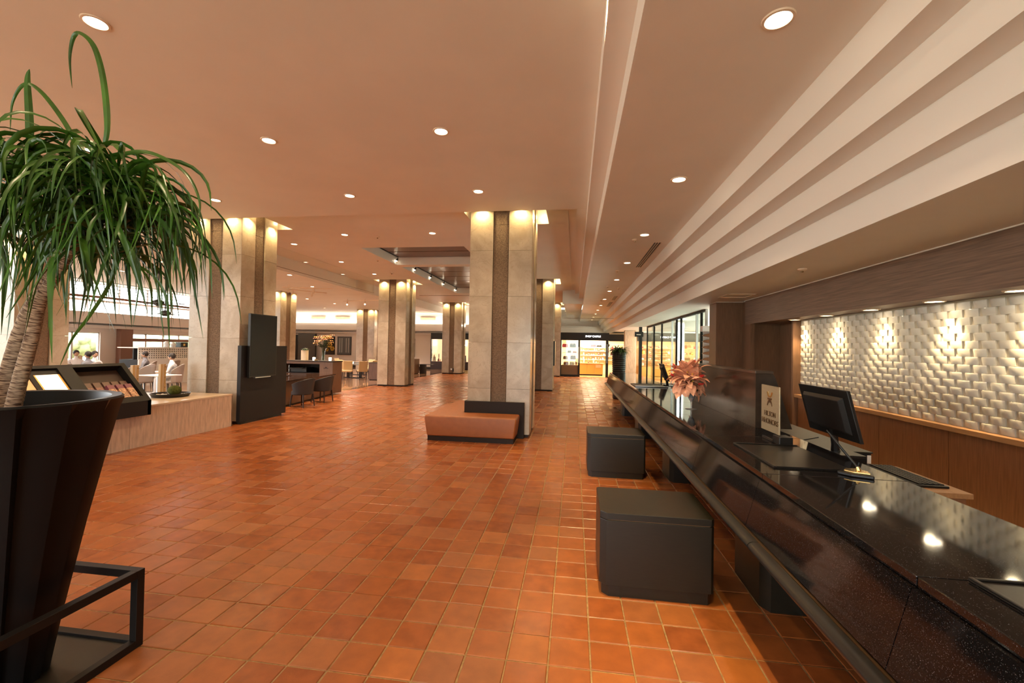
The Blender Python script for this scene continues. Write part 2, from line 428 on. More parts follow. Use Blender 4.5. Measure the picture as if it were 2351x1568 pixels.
# wood-panelled recesses
for k,(a,b,c,d) in enumerate(rec):
    zt = ZF+.27
    struct('trim_2', MB().box(a-.03,a,c,d,ZF+.06,zt).box(b,b+.03,c,d,ZF+.06,zt).box(a,b,d,d+.03,ZF+.06,zt).box(a,b,c-.03,c,ZF+.06,zt), 'paint')
    rc = struct('ceiling_recess', MB().box(a-.03,b+.03,c-.03,d+.03,zt+.03,zt+.08), 'black')
    n = 3 if k==0 else 6
    for q in range(n):
        y0 = c+(d-c)*q/n; y1 = c+(d-c)*(q+1)/n
        obj('panel', MB().box(a+.09,b-.02,y0+.035,y1-.035,zt,zt+.03), 'dark_ceiling', rc)
for k,y in enumerate((14.62,16.4,18.3,20.2,22.4)):
    t = thing('recess_spotlight',(-6.2,y,ZF+.27),'tiny spotlight along the left edge of the dark ceiling recess, %s from the camera'%ORD[k],'spotlight','spotlights in the dark ceiling recess')
    obj('stem', MB().cyl(-6.2,y,ZF+.17,ZF+.30,.012,8), 'black', t); obj('head', MB().tube([(-6.2,y,ZF+.19),(-6.24,y,ZF+.12)],[.03,.04],10), 'black', t); obj('lamp', MB().sphere((-6.245,y,ZF+.11),.026,n=8,m=6), 'lamp', t)
    spot((-6.25,y,ZF+.10), 10, YEL, 120, .8, (-1,0,-.5), .02)
# restaurant ceiling and the face between the two levels
struct('ceiling_restaurant', MB().box(-20.2,-9.64,YE,31.6,ZR,ZR+.06).prism([(-20.2,21.1),(-20.2,31.6),(-26.1,31.6),(-26.1,27)],'z',ZR,ZR+.06), 'paint')
struct('ceiling_riser', MB().box(-9.64,-9.6,YE,31.6,ZR,ZF+.1), 'paint')
# aisle ceiling, stepped up to the left
struct('ceiling_aisle', MB().box(XL[0],1.905,-7,36.1,Z0,Z0+.06), 'paint')
zl = [Z0, HE+2.48, Z2, ZF+.03]
st = MB()
st.box(XL[1],XL[0],-7,21.8,zl[1],zl[1]+.06)
st.box(XL[0]-.02,XL[0],-7,21.8,zl[0],zl[1])
st.box(XL[1]-.02,XL[1],-7,21.8,zl[1],zl[2])
st.box(XL[2],XL[1],YE,21.8,zl[2],zl[2]+.06)
st.box(XL[2]-.02,XL[2],YE,21.8,zl[2],zl[3])
st.box(XL[3],XL[2],YE,21.8,zl[3],zl[3]+.06)
st.box(XL[3]-.02,XL[3],YE,21.8,ZF,zl[3])
struct('trim_3', st, 'paint_light')
# beam across behind the second row
struct('ceiling_beam', MB().box(-.84+.24,XL[0],21.8,22.0,Z0,HE+3.3), 'paint')
struct('ceiling_back', MB().box(-.6,XL[0],22.0,36.1,Z0+.25,Z0+.31), 'paint')
# stepped cove to the right
XR = [1.905,2.110,2.316,2.523]; ZS = [Z0, HE+1.934, HE+1.659, HE+1.392, HE+1.119]
for k in range(4):
    m = MB(); x = XR[k]
    m.box(x, x+.03, -7, 36.1, ZS[k+1], ZS[k]+.03)
    x2 = XR[k+1] if k<3 else 3.75
    if k<3: m.box(x+.03, x2+.02, -7, 36.1, ZS[k+1], ZS[k+1]+.03)
    struct('trim_4' if k==0 else 'trim_4.%03d'%k, m, 'paint_light')
struct('ceiling_counter', MB().box(XR[3]+.03,3.75,-7,36.1,ZS[4],ZS[4]+.04), 'paint')
struct('ceiling_right', MB().box(3.75,9,10.3,36.1,ZS[4],ZS[4]+.04), 'white_wall')
struct('wall_end', MB().box(-24,9,36.1,36.3,-.1,5), 'paint')
struct('trim_5', MB().box(-8,1.9,35.7,36.1,HE+1.72,HE+1.80), 'paint_light')
# shell behind and beside the camera (unseen opening behind, shaped for the daylight it lets in)
struct('wall_back', MB().box(1.0,9,-7.2,-7,-.1,5).box(-24,-4.5,-7.2,-7,-.1,5).box(-4.5,1.0,-7.2,-7,3.4,5), 'paint')
struct('wall_right', MB().box(4.14,4.3,-7,8.74,-.1,2.42).box(4.14,4.3,-7,10.3,2.42,3.1), 'veneer')
# ---- outer shell
struct('roof', MB().box(-20.3,10,-8,40,5.3,5.4).box(-26.3,-20.3,27.2,40,5.3,5.4).prism([(-20.3,21.2),(-20.3,27.2),(-26.2,27.2)],'z',5.3,5.4), 'paint')
struct('wall_far_right', MB().box(9,9.2,-7,36.3,-.1,5.3), 'paint')

# ================================================================== COLUMNS
def slab_mesh(name, w, h, t, mat):
    m = MB().box(-w/2, w/2, 0, t, 0, h); me = bpy.data.meshes.new(name); me.from_pydata(m.v, [], m.f); me.materials.append(M[mat])
    return me
LW, SW = .48, .30
JZ = [0.0,.96,1.89,2.82,3.75]
def column(x, y, zt, label, k):
    # x right face, y front face
    cxx, cyy = x-CW/2, y+CD/2
    t = thing('stone_column', (cxx,cyy,0), label, 'column', 'stone clad columns of the lobby')
    obj('core', MB().box(x-CW+.05,x-.05,y+.05,y+CD-.05,.0,zt), 'rough_stone', t)
    obj('base', MB().box(x-CW+.025,x-.025,y+.025,y+CD-.025,0,.06), 'plinth', t)
    for face, (ox,oy,rz,wd) in enumerate(((cxx,y,0,CW),(x,cyy,PI/2,CD),(cxx,y+CD,PI,CW),(x-CW,cyy,-PI/2,CD))):
        lw = (wd-SW)/2-.012
        vis = face in ((0,1) if x < -.9 or True else (0,))
        if face in (2,3) and k > 0: 
            pass
        rot = Euler((0,0,rz)).to_matrix()
        zs = [.06]+JZ[1:]+[zt]
        for s_ in (-1,1):
            for a,b in zip(zs,zs[1:]):
                key = ('slab',round(lw,3),round(b-a,3))
                if key not in MESH: MESH[key] = slab_mesh('slab', lw-.003, b-a-.004, .05, 'marble')
                o = bpy.data.objects.new('slab', MESH[key]); COL.objects.link(o); o.parent = t
                p = rot @ Vector((s_*(SW/2+.006+lw/2+.004), 0, a+.002))
                o.location = (ox+p.x-cxx, oy+p.y-cyy, p.z); o.rotation_euler = (0,0,rz)
        zs = [.06,2.2 if face==0 else 2.75, 4.28, zt]
        for a,b in zip(zs,zs[1:]):
            key = ('strip',round(b-a,3))
            if key not in MESH: MESH[key] = slab_mesh('strip', SW, b-a-.006, .045, 'rough_stone')
            o = bpy.data.objects.new('rough_strip', MESH[key]); COL.objects.link(o); o.parent = t
            p = rot @ Vector((0,.022,a+.003)); o.location = (ox+p.x-cxx, oy+p.y-cyy, p.z); o.rotation_euler = (0,0,rz)
    # wall washing lights in the slot
    zl_ = min(zt-.02, 4.60 if x > -9 else ZR-.03); pw = 36 if y < 10 else 40
    for face,(ox,oy,nx,ny,hw) in enumerate(((cxx,y,0,-1,CW),(x,cyy,1,0,CD))):
        for s_ in (-1,1):
            off = s_*(SW/2+.24)
            lx, ly = ox+nx*.085+(off if nx==0 else 0), oy+ny*.085+(off if ny==0 else 0)
            if x < -9: lx += nx*.03; ly += ny*.03
            spot((lx,ly,zl_), pw, YEL, 150, 1, (-nx*.10,-ny*.10,-1), .025)
    if x > -9:
        d = bpy.data.lights.new('slot_light','POINT'); d.energy = 3; d.color = YEL; d.shadow_soft_size = .05
        for lx,ly in ((x+.13,y+CD+.10),(x+.13,y+.3),(x-CW-.13,y+.4)):
            o = bpy.data.objects.new('slot_light', d); COL.objects.link(o); o.location = (lx,ly,ZF+.12)
MESH = {}
names = {(-.86,8.67):'marble and rough stone column with the tan leather bench at its foot',
 (-7.3,8.67):'marble and rough stone column carrying the black portrait screen',
 (-.86,18.22):'second stone column along the reception aisle, behind the bench column',
 (-7.3,18.22):'stone column in mid lobby standing beside the polished restaurant floor',
 (-.86,27.7):'last stone column, beside the gift shop front',
 (-7.3,27.7):'small distant stone column in front of the far white wall windows',
 (-13.3,8.67):'stone column behind the potted tree at the left edge',
 (-13.3,18.22):'stone column just behind the black portrait screen, in the restaurant',
 (-13.3,27.7):'pale stone column in the restaurant near the picture wall'}
for k,c in enumerate(cols):
    zt = (ZF+.44) if c[0] > -9 else ZR
    column(c[0], c[1], zt, names[c], k)

# ================================================================== DOWNLIGHTS
dl_proto = None
def downlight(x,y,z,label,group,power=60,color=WARM,r=.085,ang=110):
    global dl_proto
    if dl_proto is None:
        t = local('downlight', (x,y,z), label, 'ceiling light', group)
        obj('trim_ring', MB().lathe([(.075,-.002),(.082,-.012),(.098,-.010),(.102,-.001),(.102,.004),(.075,.004)], n=24, cap=False), 'trim', t, smooth=True)
        obj('lamp_face', MB().lathe([(.001,-.004),(.05,-.0045),(.077,-.003)], n=20, cap=False), 'lamp', t)
        dl_proto = t
    else: t = dup(dl_proto, (x,y,z), 0, label, group)
    if power: spot((x,y,z-.03), power, color, ang, .8, rad=.06)
    return t
h2 = 2.72; g1 = 'downlights in the near lobby ceiling'
nl = {(-1.506,1.159):'downlight at top left above the potted tree',(-1.506,1.946):'downlight left of centre in the near ceiling, second row',
      (-.628,1.947):'downlight right of centre in the near ceiling, second row',(-2.512,2.729):'downlight near the ceiling edge above the left columns',
      (-1.507,2.732):'downlight near the ceiling edge, middle of its row',(-.625,2.731):'downlight near the ceiling edge above the bench column'}
for (a,b),lb in nl.items(): downlight(a*h2,b*h2,Z2,'round recessed '+lb,g1,95)
for (x,y) in ((-1.71,3.16),(-4.1,.95),(-1.71,.95),(-4.1,-1.2),(-1.71,-1.2),(-6.8,3.16),(-6.8,.95),(-4.1,-3.5),(-1.71,-3.5),(-6.8,-3.5),(-6.8,-1.2),(-6.9,5.3),(-9.5,3.2),(-9.5,-.5)):
    if abs(x+1.71)<.01 and y>3: continue
    kk_ = sum(1 for o in COL.objects if 'out of view' in o.get('label','')); downlight(x,y,Z2,'recessed near ceiling downlight out of view, %s of them'%ORD[kk_],g1,95)
ys_ = [1.393*2.215+2.775*k for k in range(12)]
for k,y in enumerate([ys_[0]-5.55,ys_[0]-2.775]+ys_):
    lb = 'round downlight in the aisle ceiling, %s from the camera'%ORD[k-2] if k>=2 else ['round downlight in the aisle ceiling behind the camera, farther back','round downlight in the aisle ceiling just behind the camera'][k]
    downlight(1.31,y,Z0,lb,'downlights in the reception aisle ceiling',70 if y<16 else 40)
for y,to_ in ((2.9,(.22,.10,-1)),(3.2,(.20,.85,-1)),(.7,(.2,.2,-1))):
    downlight(.14,y,Z2,'bright tilted downlight at the near ceiling edge, %s'%({2.9:'nearly overhead',3.2:'aimed at the far stand',.7:'above the camera'}[y]),g1,0)
    spot((.15,y,Z2-.03), {2.9:480,3.2:560,.7:200}[y], (1,.76,.36), 50 if y>1 else 70, .8, to_, .04)
h3 = 2.87
for (x,y,lb) in ((-3.61,10.65,'in the far ceiling in front of the dark recess'),(-5.98,10.63,'in the far ceiling left of the dark recess'),(-8.03,11.52,'beside the hanging glass, nearest the screen column'),
                 (-8.05,14.13,'beside the hanging glass, halfway along'),(-8.04,16.64,'beside the hanging glass, next to the middle column'),
                 (-3.6,24.2,'in the far ceiling past the dark recess'),(-5.9,25.5,'in the far ceiling near the distant column')):
    downlight(x,y,ZF,'small round downlight '+lb,'downlights in the far ceiling',330)
for (x,y,lb) in ((-9.9,14.0,'nearest the reception desk'),(-10.9,16.9,'over the desk end'),(-14.15,21.5,'over the left restaurant aisle'),(-14.04,24.0,'before the white wall vents'),(-11.01,22.3,'over the dining table'),(-12.5,29.0,'close to the far wall'),(-16.5,27.0,'in the far left corner'),(-12.4,11.5,'over the cafe seats'),(-15.5,13.0,'over the cafe window seats')):
    downlight(x,y,ZR,'small downlight in the restaurant ceiling '+lb,'downlights in the restaurant ceiling',600,PINK)
# small ceiling fittings
sd = None
for k,(x,y,z) in enumerate(((1.18,9.01,Z0),(1.17,12.53,Z0),(1.14,15.65,Z0),(1.55,16.1,Z0),(1.18,20.11,Z0),(-5.2,10.9,ZF),(-2.1,11.2,ZF),(-6.6,13.9,ZF),(-7.2,16.4,ZF),(3.0,6.3,ZS[4]))):
    if sd is None:
        t = local('smoke_detector',(x,y,z),'','detector','ceiling detectors')
        obj('body', MB().lathe([(.055,0),(.055,-.015),(.03,-.03),(.001,-.032)], n=16, cap=False), 'trim', t, smooth=True)
        obj('sensor', MB().lathe([(.018,-.028),(.016,-.05),(.001,-.052)], n=10, cap=False), 'bronze', t); sd = t
    else: t = dup(sd,(x,y,z))
    t['label'] = ['small detector in the aisle ceiling, first beyond the second downlight','small detector in the aisle ceiling beside the first air vent','small detector left of the second air vent','dark detector just before the second air vent','far small detector in the aisle ceiling','detector in the far ceiling left of the dark recess','detector in the far ceiling near the bench column','detector in the far ceiling beside the recess edge','detector in front of the middle column','detector in the low ceiling over the counter'][k]
for k,(x,y0,y1) in enumerate(((1.67,9.3,12.05),(1.70,18.6,20.1),(1.70,21.0,23.2))):
    t = thing('air_vent',(x,y0,Z0),['long black slot air vent beside the ceiling steps, nearest','slot air vent beside the ceiling steps, middle one','slot air vent beside the ceiling steps, farthest'][k],'air vent','slot air vents of the aisle')
    obj('slot', MB().box(x-.075,x+.075,y0,y1,Z0-.002,Z0+.02), 'black', t)
    for q in range(4):
        xx = x-.082+q*.05; obj('blade', MB().box(xx,xx+.012,y0-.02,y1+.02,Z0-.012,Z0-.001), 'trim', t)

# ================================================================== HANGING GLASS
t = thing('hanging_glass',(-8.72,14,ZF-.6),'clear glass smoke baffle hanging between the screen column and middle column','glass panel','hanging smoke baffles')
for k in range(5):
    y0 = 9.95+1.62*k; obj('pane', MB().box(-8.725,-8.715,y0+.01,y0+1.61,ZF-.59,ZF), 'glass', t)
obj('rail', MB().box(-8.727,-8.713,9.95,18.05,ZF-.6,ZF-.59), 'bronze', t)
t = thing('hanging_glass',(.6,21.9,Z0-.7),'clear glass smoke baffle hanging across the reception aisle','glass panel','hanging smoke baffles')
obj('pane', MB().box(-.6,1.9,21.90,21.91,Z0-.70,Z0), 'glass', t); obj('rail', MB().box(-.6,1.9,21.89,21.92,Z0-.71,Z0-.695), 'bronze', t)
t = thing('hanging_glass',(-5.9,19.3,ZF-.5),'clear glass smoke baffle beyond the middle column, below the dark recess','glass panel','hanging smoke baffles')
for a,b in ((-7.1,-6.4),(-6.38,-4.3),(-4.28,-2.4)): obj('pane', MB().box(a,b,19.30,19.31,ZF-.55,ZF), 'glass', t)
obj('rail', MB().box(-7.1,-2.4,19.29,19.32,ZF-.565,ZF-.55), 'bronze', t)

# ================================================================== RIGHT WALL AND STAFF AREA
struct('wall_header', MB().box(3.72,3.76,-7,10.23,2.39,2.905), 'veneer_h')
struct('trim_6', MB().box(3.705,3.722,-7,10.23,2.902,2.914), 'paint_light')
so = struct('ceiling_soffit', MB().box(3.76,4.5,-7,10.23,2.39,2.43), 'veneer_h')
struct('trim_7', MB().box(3.72,3.80,9.92,10.23,0,2.39), 'veneer')
struct('wall_niche', MB().box(4.34,4.4,8.74,10.23,0,2.42).box(3.80,4.34,10.0,10.23,0,2.39), 'veneer')
struct('trim_13', MB().box(3.765,3.80,10.2,10.55,0,2.905), 'veneer')
d = struct('door_1', MB().box(4.28,4.335,9.02,9.55,0,2.36), 'veneer')
obj('handle', MB().box(4.255,4.28,9.09,9.11,.95,1.15), 'bronze', d)
wl_ = struct('wall_tiled', MB().box(4.135,4.16,3.0,8.70,1.0,2.42), 'ceramic_back')
struct('trim_8', MB().box(4.0,4.34,8.70,8.76,0,2.39), 'veneer')
# ledge and lower panels
struct('trim_9', MB().box(4.02,4.14,-2,8.70,.975,1.03), 'oak', bevel=.004)
lw_ = struct('wall_lower', MB().box(4.11,4.14,-2,8.70,0,.975), 'plinth')
for k in range(10):
    y1 = 8.69-1.1*k if k==0 else 7.64-1.103*(k-1); y0 = 7.64-1.103*k
    obj('panel', MB().box(4.085,4.11,y0+.006,y1-.006,.05,.97), 'veneer_red', lw_)
# ceramic relief: every piece a curved, forward-leaning glazed tile
def relief_mesh():
    w, h = .152, .0815; n = 6; v = []; f = []
    for zz, dt in ((0,.016),(h*.82,.036),(h,.032)):
        for i in range(n+1):
            u = -1+2*i/n; v.append((-(dt*(1-.55*u*u)+.004), u*w/2*(.93 if zz==0 else 1), zz))
    m = n+1
    for j in range(2):
        for i in range(n): f.append((j*m+i, j*m+i+1, (j+1)*m+i+1, (j+1)*m+i))
    k = len(v); v += [(.0, -w/2*.93,0),(0,w/2*.93,0),(0,-w/2,h),(0,w/2,h)]
    f += [tuple([k]+[i for i in range(m)]+[k+1])[::-1], tuple([k+2]+[2*m+i for i in range(m)]+[k+3])]
    f += [(k,0,m,2*m,k+2), (k+1,k+3,3*m-1,2*m-1,m-1)]
    return v, f
RV, RF = relief_mesh()
rme = bpy.data.meshes.new('ceramic_tile'); rme.from_pydata(RV, [], RF)
_b = bmesh.new(); _b.from_mesh(rme); bmesh.ops.recalc_face_normals(_b, faces=_b.faces)
for f_ in _b.faces: f_.smooth = True
_b.to_mesh(rme); _b.free(); rme.materials.append(M['ceramic'])
try: rme.set_sharp_from_angle(angle=.8)
except Exception: pass
cells = []
for r in range(16):
    z = 1.032+r*.0835
    for c in range(31):
        y = 8.60-c*.189-(.0945 if r%2 else 0)
        if y < 3.1: continue
        p = px_of(4.1,y,z+.04); vis = p and p[0] < 2380
        cells.append((0 if vis else 1, y, z))
cells.sort(); restr = MB()
for k,(v,y,z) in enumerate(cells):
    if k < 300 and v == 0:
        o = bpy.data.objects.new('ceramic_tile', rme); COL.objects.link(o); o.parent = wl_
        o.location = (4.135,y,z); o.rotation_euler = (0,random.uniform(-.01,.01),random.uniform(-.015,.015))
    else: restr.add([(a+4.135,b+y,c+z) for a,b,c in RV], RF)
stuff(obj('ceramic_tiles', restr, 'ceramic', wl_, smooth=True))
# soffit downlights that graze the relief
for k,y in enumerate((8.50,7.5,6.46,5.42,4.5,3.45)):
    t = dup(dl_proto,(3.93,y,2.39),0,['small downlight over the ceramic wall, farthest from the camera','small downlight over the ceramic wall, second from its far end','small downlight over the ceramic wall, middle one','small downlight over the ceramic wall, above the keyboard','small downlight over the ceramic wall at the right edge','small downlight over the ceramic wall outside the picture'][k],'downlights over the ceramic wall')
    spot((3.95,y,2.37), 74, (1,.78,.42), 74, .75, (.10,0,-1), .03)
    spot((3.90,y,2.375), 8, (1,.80,.46), 170, 1, (-.1,0,-1), .04)
# wood pier beyond the header
t = thing('wood_pier',(3.48,10.75,0),'square wood clad pier beyond the counter, beside the wavy slats','pier')
obj('cladding', MB().box(3.2,3.78,10.5,11.0,0,2.905), 'veneer', t); obj('trim', MB().box(3.19,3.79,10.49,11.01,2.905,2.914), 'paint_light', t)
t = thing('access_panel',(3.25,8.9,ZS[4]),'thin pale hatch frame in the ceiling near the wood pier','hatch')
obj('frame', MB().box(2.95,3.5,9.0,9.03,ZS[4]-.01,ZS[4]).box(2.95,3.5,9.55,9.58,ZS[4]-.01,ZS[4]).box(2.95,2.98,9.0,9.58,ZS[4]-.01,ZS[4]).box(3.47,3.5,9.0,9.58,ZS[4]-.01,ZS[4]), 'trim', t)

# ================================================================== RECEPTION COUNTER
HB, ZT = .75, 1.067
t = thing('reception_counter',(1.5,7,0),'long black granite reception counter with a slanted front and rounded lower rail','counter')
obj('carcass', MB().prism([(1.06,.73),(1.14,1.02),(1.9,1.02),(1.9,0.02),(1.8,0.02),(1.8,.70),(1.06,.70)],'y',.3,14.05), 'plinth', t)
ye = [.3,1.62]+[2.81+1.2*k for k in range(9)]+[14.1]
for a,b in zip(ye,ye[1:]):
    obj('top_slab', MB().box(1.128,1.905,a+.002,b-.002,1.03,ZT), 'granite', t, bevel=.003)
    obj('front_slab', MB().prism([(1.036,.752),(1.112,1.028),(1.140,1.028),(1.066,.748)],'y',a+.002,b-.002), 'granite', t)
for a,b in ((.3,2.6),(2.6,6.1),(6.1,9.9),(9.9,14.1)):
    m = MB(); prof = []
    for q in range(13):
        an = -PI/2-PI*q/12; prof.append((1.005+.036*math.cos(an), .716+.026*math.sin(an)))
    prof += [(1.05,.742),(1.05,.69)]
    m.prism(prof,'y',a+.003,b-.003); obj('rail', m, 'black_plastic', t, smooth=True)
obj('wood_edge', MB().box(1.024,1.045,.3,14.1,.742,.7470), 'bronze', t)
for k in range(5):
    y = .34+2.945*k
    if y < .3 or y > 13: continue
    p = obj('pedestal', MB().prism([(1.325,y+.05),(1.37,y-.03),(1.8,y-.03),(1.8,y+.56),(1.36,y+.56),(1.325,y+.52)],'z',0,.70), 'stand_wood', t)
# upstand screen
M['brown_stone_edge'] = simple('brown_stone_edge',(.06,.042,.03),.2)  # same stone as the upstand body, in its lighter tone
t = thing('stone_upstand',(1.8,5.6,ZT),'tall brown polished stone upstand with a sloping back, standing on the counter','screen')
obj('body', MB().prism([(1.725,1.0685),(1.725,1.585),(1.88,1.585),(1.90,1.55),(2.05,1.0685)],'y',4.464,6.75), simple('brown_stone',(.032,.022,.015),.16,noise=.2,nscale=12), t)  # body stone darkened for the shade on it; same stone as the edge
obj('top_edge', MB().box(1.722,1.882,4.462,6.752,1.587,1.612), 'brown_stone_edge', t, bevel=.002)
# emblem sign
t = thing('counter_sign',(1.63,3.9,ZT),'brushed gold metal sign on a black foot with membership lettering','sign')
obj('foot', MB().box(1.60,1.70,3.68,3.80,ZT,1.13).box(1.60,1.66,3.78,4.0,ZT,1.09), 'black_plastic', t, bevel=.004)
pl = obj('plate', MB().box(1.62,1.63,3.735,4.07,1.135,1.515), simple('brushed_gold',(.46,.38,.24),.38,metal=.55,noise=.08,nscale=20,stretch=(1,1,20)), t, bevel=.002)
def mesh_text(name, s, loc, size, rot, mat, parent, ext=.0015):
    c = bpy.data.curves.new(name,'FONT'); c.body = s; c.size = size; c.extrude = ext; c.align_x = 'CENTER'
    o0 = bpy.data.objects.new(name+'_src', c); me = bpy.data.meshes.new_from_object(o0)
    bpy.data.objects.remove(o0); bpy.data.curves.remove(c); me.materials.clear(); me.materials.append(M[mat] if isinstance(mat,str) else mat)
    o = bpy.data.objects.new(name, me); COL.objects.link(o); o.parent = parent; off = wloc(parent)
    o.location = (loc[0]-off.x,loc[1]-off.y,loc[2]-off.z); o.rotation_euler = rot; return o
text = mesh_text
RX = (PI/2,0,-PI/2)
text('lettering','HILTON',(1.6185,3.90,1.262),.058,RX,'bronze',pl); text('lettering','HHONORS',(1.6185,3.90,1.198),.062,RX,'bronze',pl)
def arc_band(cy_,cz,r,a0,a1,w0,w1,x0,x1,n=14):
    m = MB(); poly = []
    for i in range(n+1):
        a = a0+(a1-a0)*i/n; w = w0+(w1-w0)*abs(2*i/n-1); poly.append((cy_+(r+w/2)*math.cos(a), cz+(r+w/2)*math.sin(a)))
    for i in range(n,-1,-1):
        a = a0+(a1-a0)*i/n; w = w0+(w1-w0)*abs(2*i/n-1); poly.append((cy_+(r-w/2)*math.cos(a), cz+(r-w/2)*math.sin(a)))
    for i in range(n):
        q = [poly[i],poly[i+1],poly[2*n-i],poly[2*n+1-i]]; m.prism(q,'x',x0,x1)
    return m
obj('emblem', arc_band(3.905,1.465,.042,PI*1.02,PI*1.98,.012,.022,1.6165,1.6205), 'brass', pl)
obj('emblem', arc_band(3.905,1.345,.042,PI*.02,PI*.98,.024,.008,1.6165,1.6205), 'bronze', pl)
obj('emblem_bar', MB().box(1.6165,1.6205,3.866,3.944,1.398,1.412), 'bronze', pl)
# writing mats
for k,(a,b,c,d_) in enumerate(((1.255,1.72,2.96,3.67),(1.275,1.74,.95,1.62),(1.20,1.82,8.80,9.55))):
    t = thing('writing_mat',((a+b)/2,(c+d_)/2,ZT),['black leather writing mat on the counter in front of the metal sign','black leather writing mat on the counter at the right edge of the picture','glossy writing mat on the far part of the counter beyond the flowers'][k],'desk mat','writing mats on the counter')
    obj('pad', MB().box(a,b,c,d_,ZT+.0005,ZT+.006), 'black_plastic', t, bevel=.002)
    for q in ((a,a+.014,c,d_),(a+.015,b,d_-.014,d_),(a+.015,b,c,c+.014)): obj('edge', MB().box(*q,ZT+.0062,ZT+.013), 'black_plastic', t, bevel=.003)
    if k==2: obj('clip_bar', MB().box(a,b,c,c+.05,ZT+.010,ZT+.022), 'steel', t)
# pen on stand
t = thing('desk_pen',(1.69,2.86,ZT),'black desk pen leaning from a gold trimmed holder on the counter','pen')
obj('holder', MB().prism([(1.585,2.90),(1.63,2.84),(1.73,2.80),(1.76,2.86),(1.74,2.96),(1.64,2.95)],'z',ZT+.0005,ZT+.02), 'black_plastic', t, bevel=.006)
obj('plate', MB().prism([(1.62,2.895),(1.65,2.855),(1.725,2.825),(1.74,2.87),(1.72,2.94),(1.65,2.935)],'z',ZT+.02,ZT+.03), 'brass', t, bevel=.003)
obj('socket', MB().tube([(1.70,2.89,ZT+.028),(1.695,2.895,ZT+.05)],[.012,.009],10), 'brass', t)
obj('barrel', MB().tube([(1.697,2.893,ZT+.04),(1.662,2.925,ZT+.10),(1.60,2.975,ZT+.205),(1.575,2.995,ZT+.245)],[.005,.0075,.0065,.004],10), 'black_plastic', t, smooth=True)
# flower arrangement
M['flower'] = simple('salmon_bract',(.82,.40,.24),.5,noise=.2,nscale=20); M['flower_red'] = simple('red_spathe',(.72,.045,.04),.2,spec=.6); M['flower_y'] = simple('yellow_centre',(.80,.50,.08),.5)
def petal(L, w, curl=.5, tip=1.0, n=7, cup=.3):
    m = MB(); v = []; z = 0; x = 0; a = .25
    for i in range(n+1):
        s_ = i/n; ww = w*math.sin(PI*min(1,(s_**.7)))*(1-.1*s_)+.0015
        for u in (-1,-.5,0,.5,1): v.append((x, u*ww, z+cup*ww*(u*u)*(1 if True else 0)))
        x += L/n*math.cos(a); z += L/n*math.sin(a); a -= curl*2/n
    f = [(i*5+j,i*5+j+1,i*5+j+6,i*5+j+5) for i in range(n) for j in range(4)]
    return m.add(v, f)
def place(mb, mat4): return [tuple(mat4 @ Vector(p)) for p in mb.v]
def tri_seg(M4): return M4
t = thing('flower_vase',(1.46,5.718,ZT),'stemmed glass of salmon pink leaves with red flowers standing on the counter','flowers')
obj('glass_foot', MB().lathe([(.075,.001),(.07,.006),(.012,.012),(.009,.03),(.011,.09),(.016,.10)],(1.46,5.718,ZT),20), 'crystal', t, smooth=True)
obj('glass_bowl', MB().lathe([(.016,.10),(.03,.12),(.055,.19),(.062,.23)],(1.46,5.718,ZT),20,cap=False), 'crystal', t, smooth=True)
obj('wrap', MB().lathe([(.012,.14),(.05,.20),(.085,.25),(.06,.26)],(1.46,5.718,ZT),14,cap=True), simple('dark_leaf',(.02,.035,.012),.4), t, smooth=True)
rnd = random.Random(3)
ce = Vector((1.42,5.72,1.42))
for k in range(150):
    az = rnd.uniform(0,2*PI); el = rnd.uniform(-.75,1.35) if k>22 else rnd.uniform(-.6,.2)
    L = rnd.uniform(.13,.21)*(1.0 if el<.8 else .8); st_ = ce+Vector((math.cos(az)*.03,math.sin(az)*.03,el*.07))
    d0 = Vector((math.cos(az)*math.cos(el),math.sin(az)*math.cos(el),math.sin(el)))
    base = st_+d0*rnd.uniform(-.01,.10)
    R = d0.to_track_quat('X','Z').to_matrix().to_4x4(); R = Matrix.Translation(base) @ R @ Matrix.Rotation(rnd.uniform(-.6,.6),4,'X')
    p = petal(L, rnd.uniform(.035,.075), rnd.uniform(.3,1.1), cup=rnd.uniform(-.5,.6)); p.v = place(p,R)
    if max(q[0] for q in p.v) > 1.705: continue
    obj('bract', p, 'flower', t, smooth=True)
for k,(az,el,r) in enumerate(((PI*.9,.2,.20),(-.9,.2,.20),(-.9,-.3,.18),(0.6,1.0,.24),(PI,.7,.24),(-1.2,.1,.16))):
    d0 = Vector((math.cos(az)*math.cos(el),math.sin(az)*math.cos(el),math.sin(el))); tip = ce+d0*r
    obj('stem', MB().tube([ce,ce+d0*r*.5+Vector((0,0,.01)),tip],.003,6), 'leaf2', t)
    p = petal(.085,.036,-.3,cup=.8); R = Matrix.Translation(tip-d0*.03) @ d0.to_track_quat('X','Z').to_matrix().to_4x4(); p.v = place(p,R)
    if max(q[0] for q in p.v) > 1.71: continue
    obj('spathe', p, 'flower_red', t, smooth=True)
for az in (-1.8,-2.4,-.9,.6,2.6):
    p = petal(.24,.03,1.6,cup=.2); d0 = Vector((math.cos(az),math.sin(az),.0)); R = Matrix.Translation(ce+d0*.08-Vector((0,0,.06))) @ d0.to_track_quat('X','Z').to_matrix().to_4x4(); p.v = place(p,R)
    if max(q[0] for q in p.v) > 1.71: continue
    obj('leaf', p, 'flower', t, smooth=True)
p = MB()
for k in range(14): p.sphere(ce+Vector((rnd.uniform(-.06,.06),rnd.uniform(-.12,-.05),rnd.uniform(.0,.12))),.011,n=6,m=4)
stuff(obj('centres', p, 'flower_y', t))
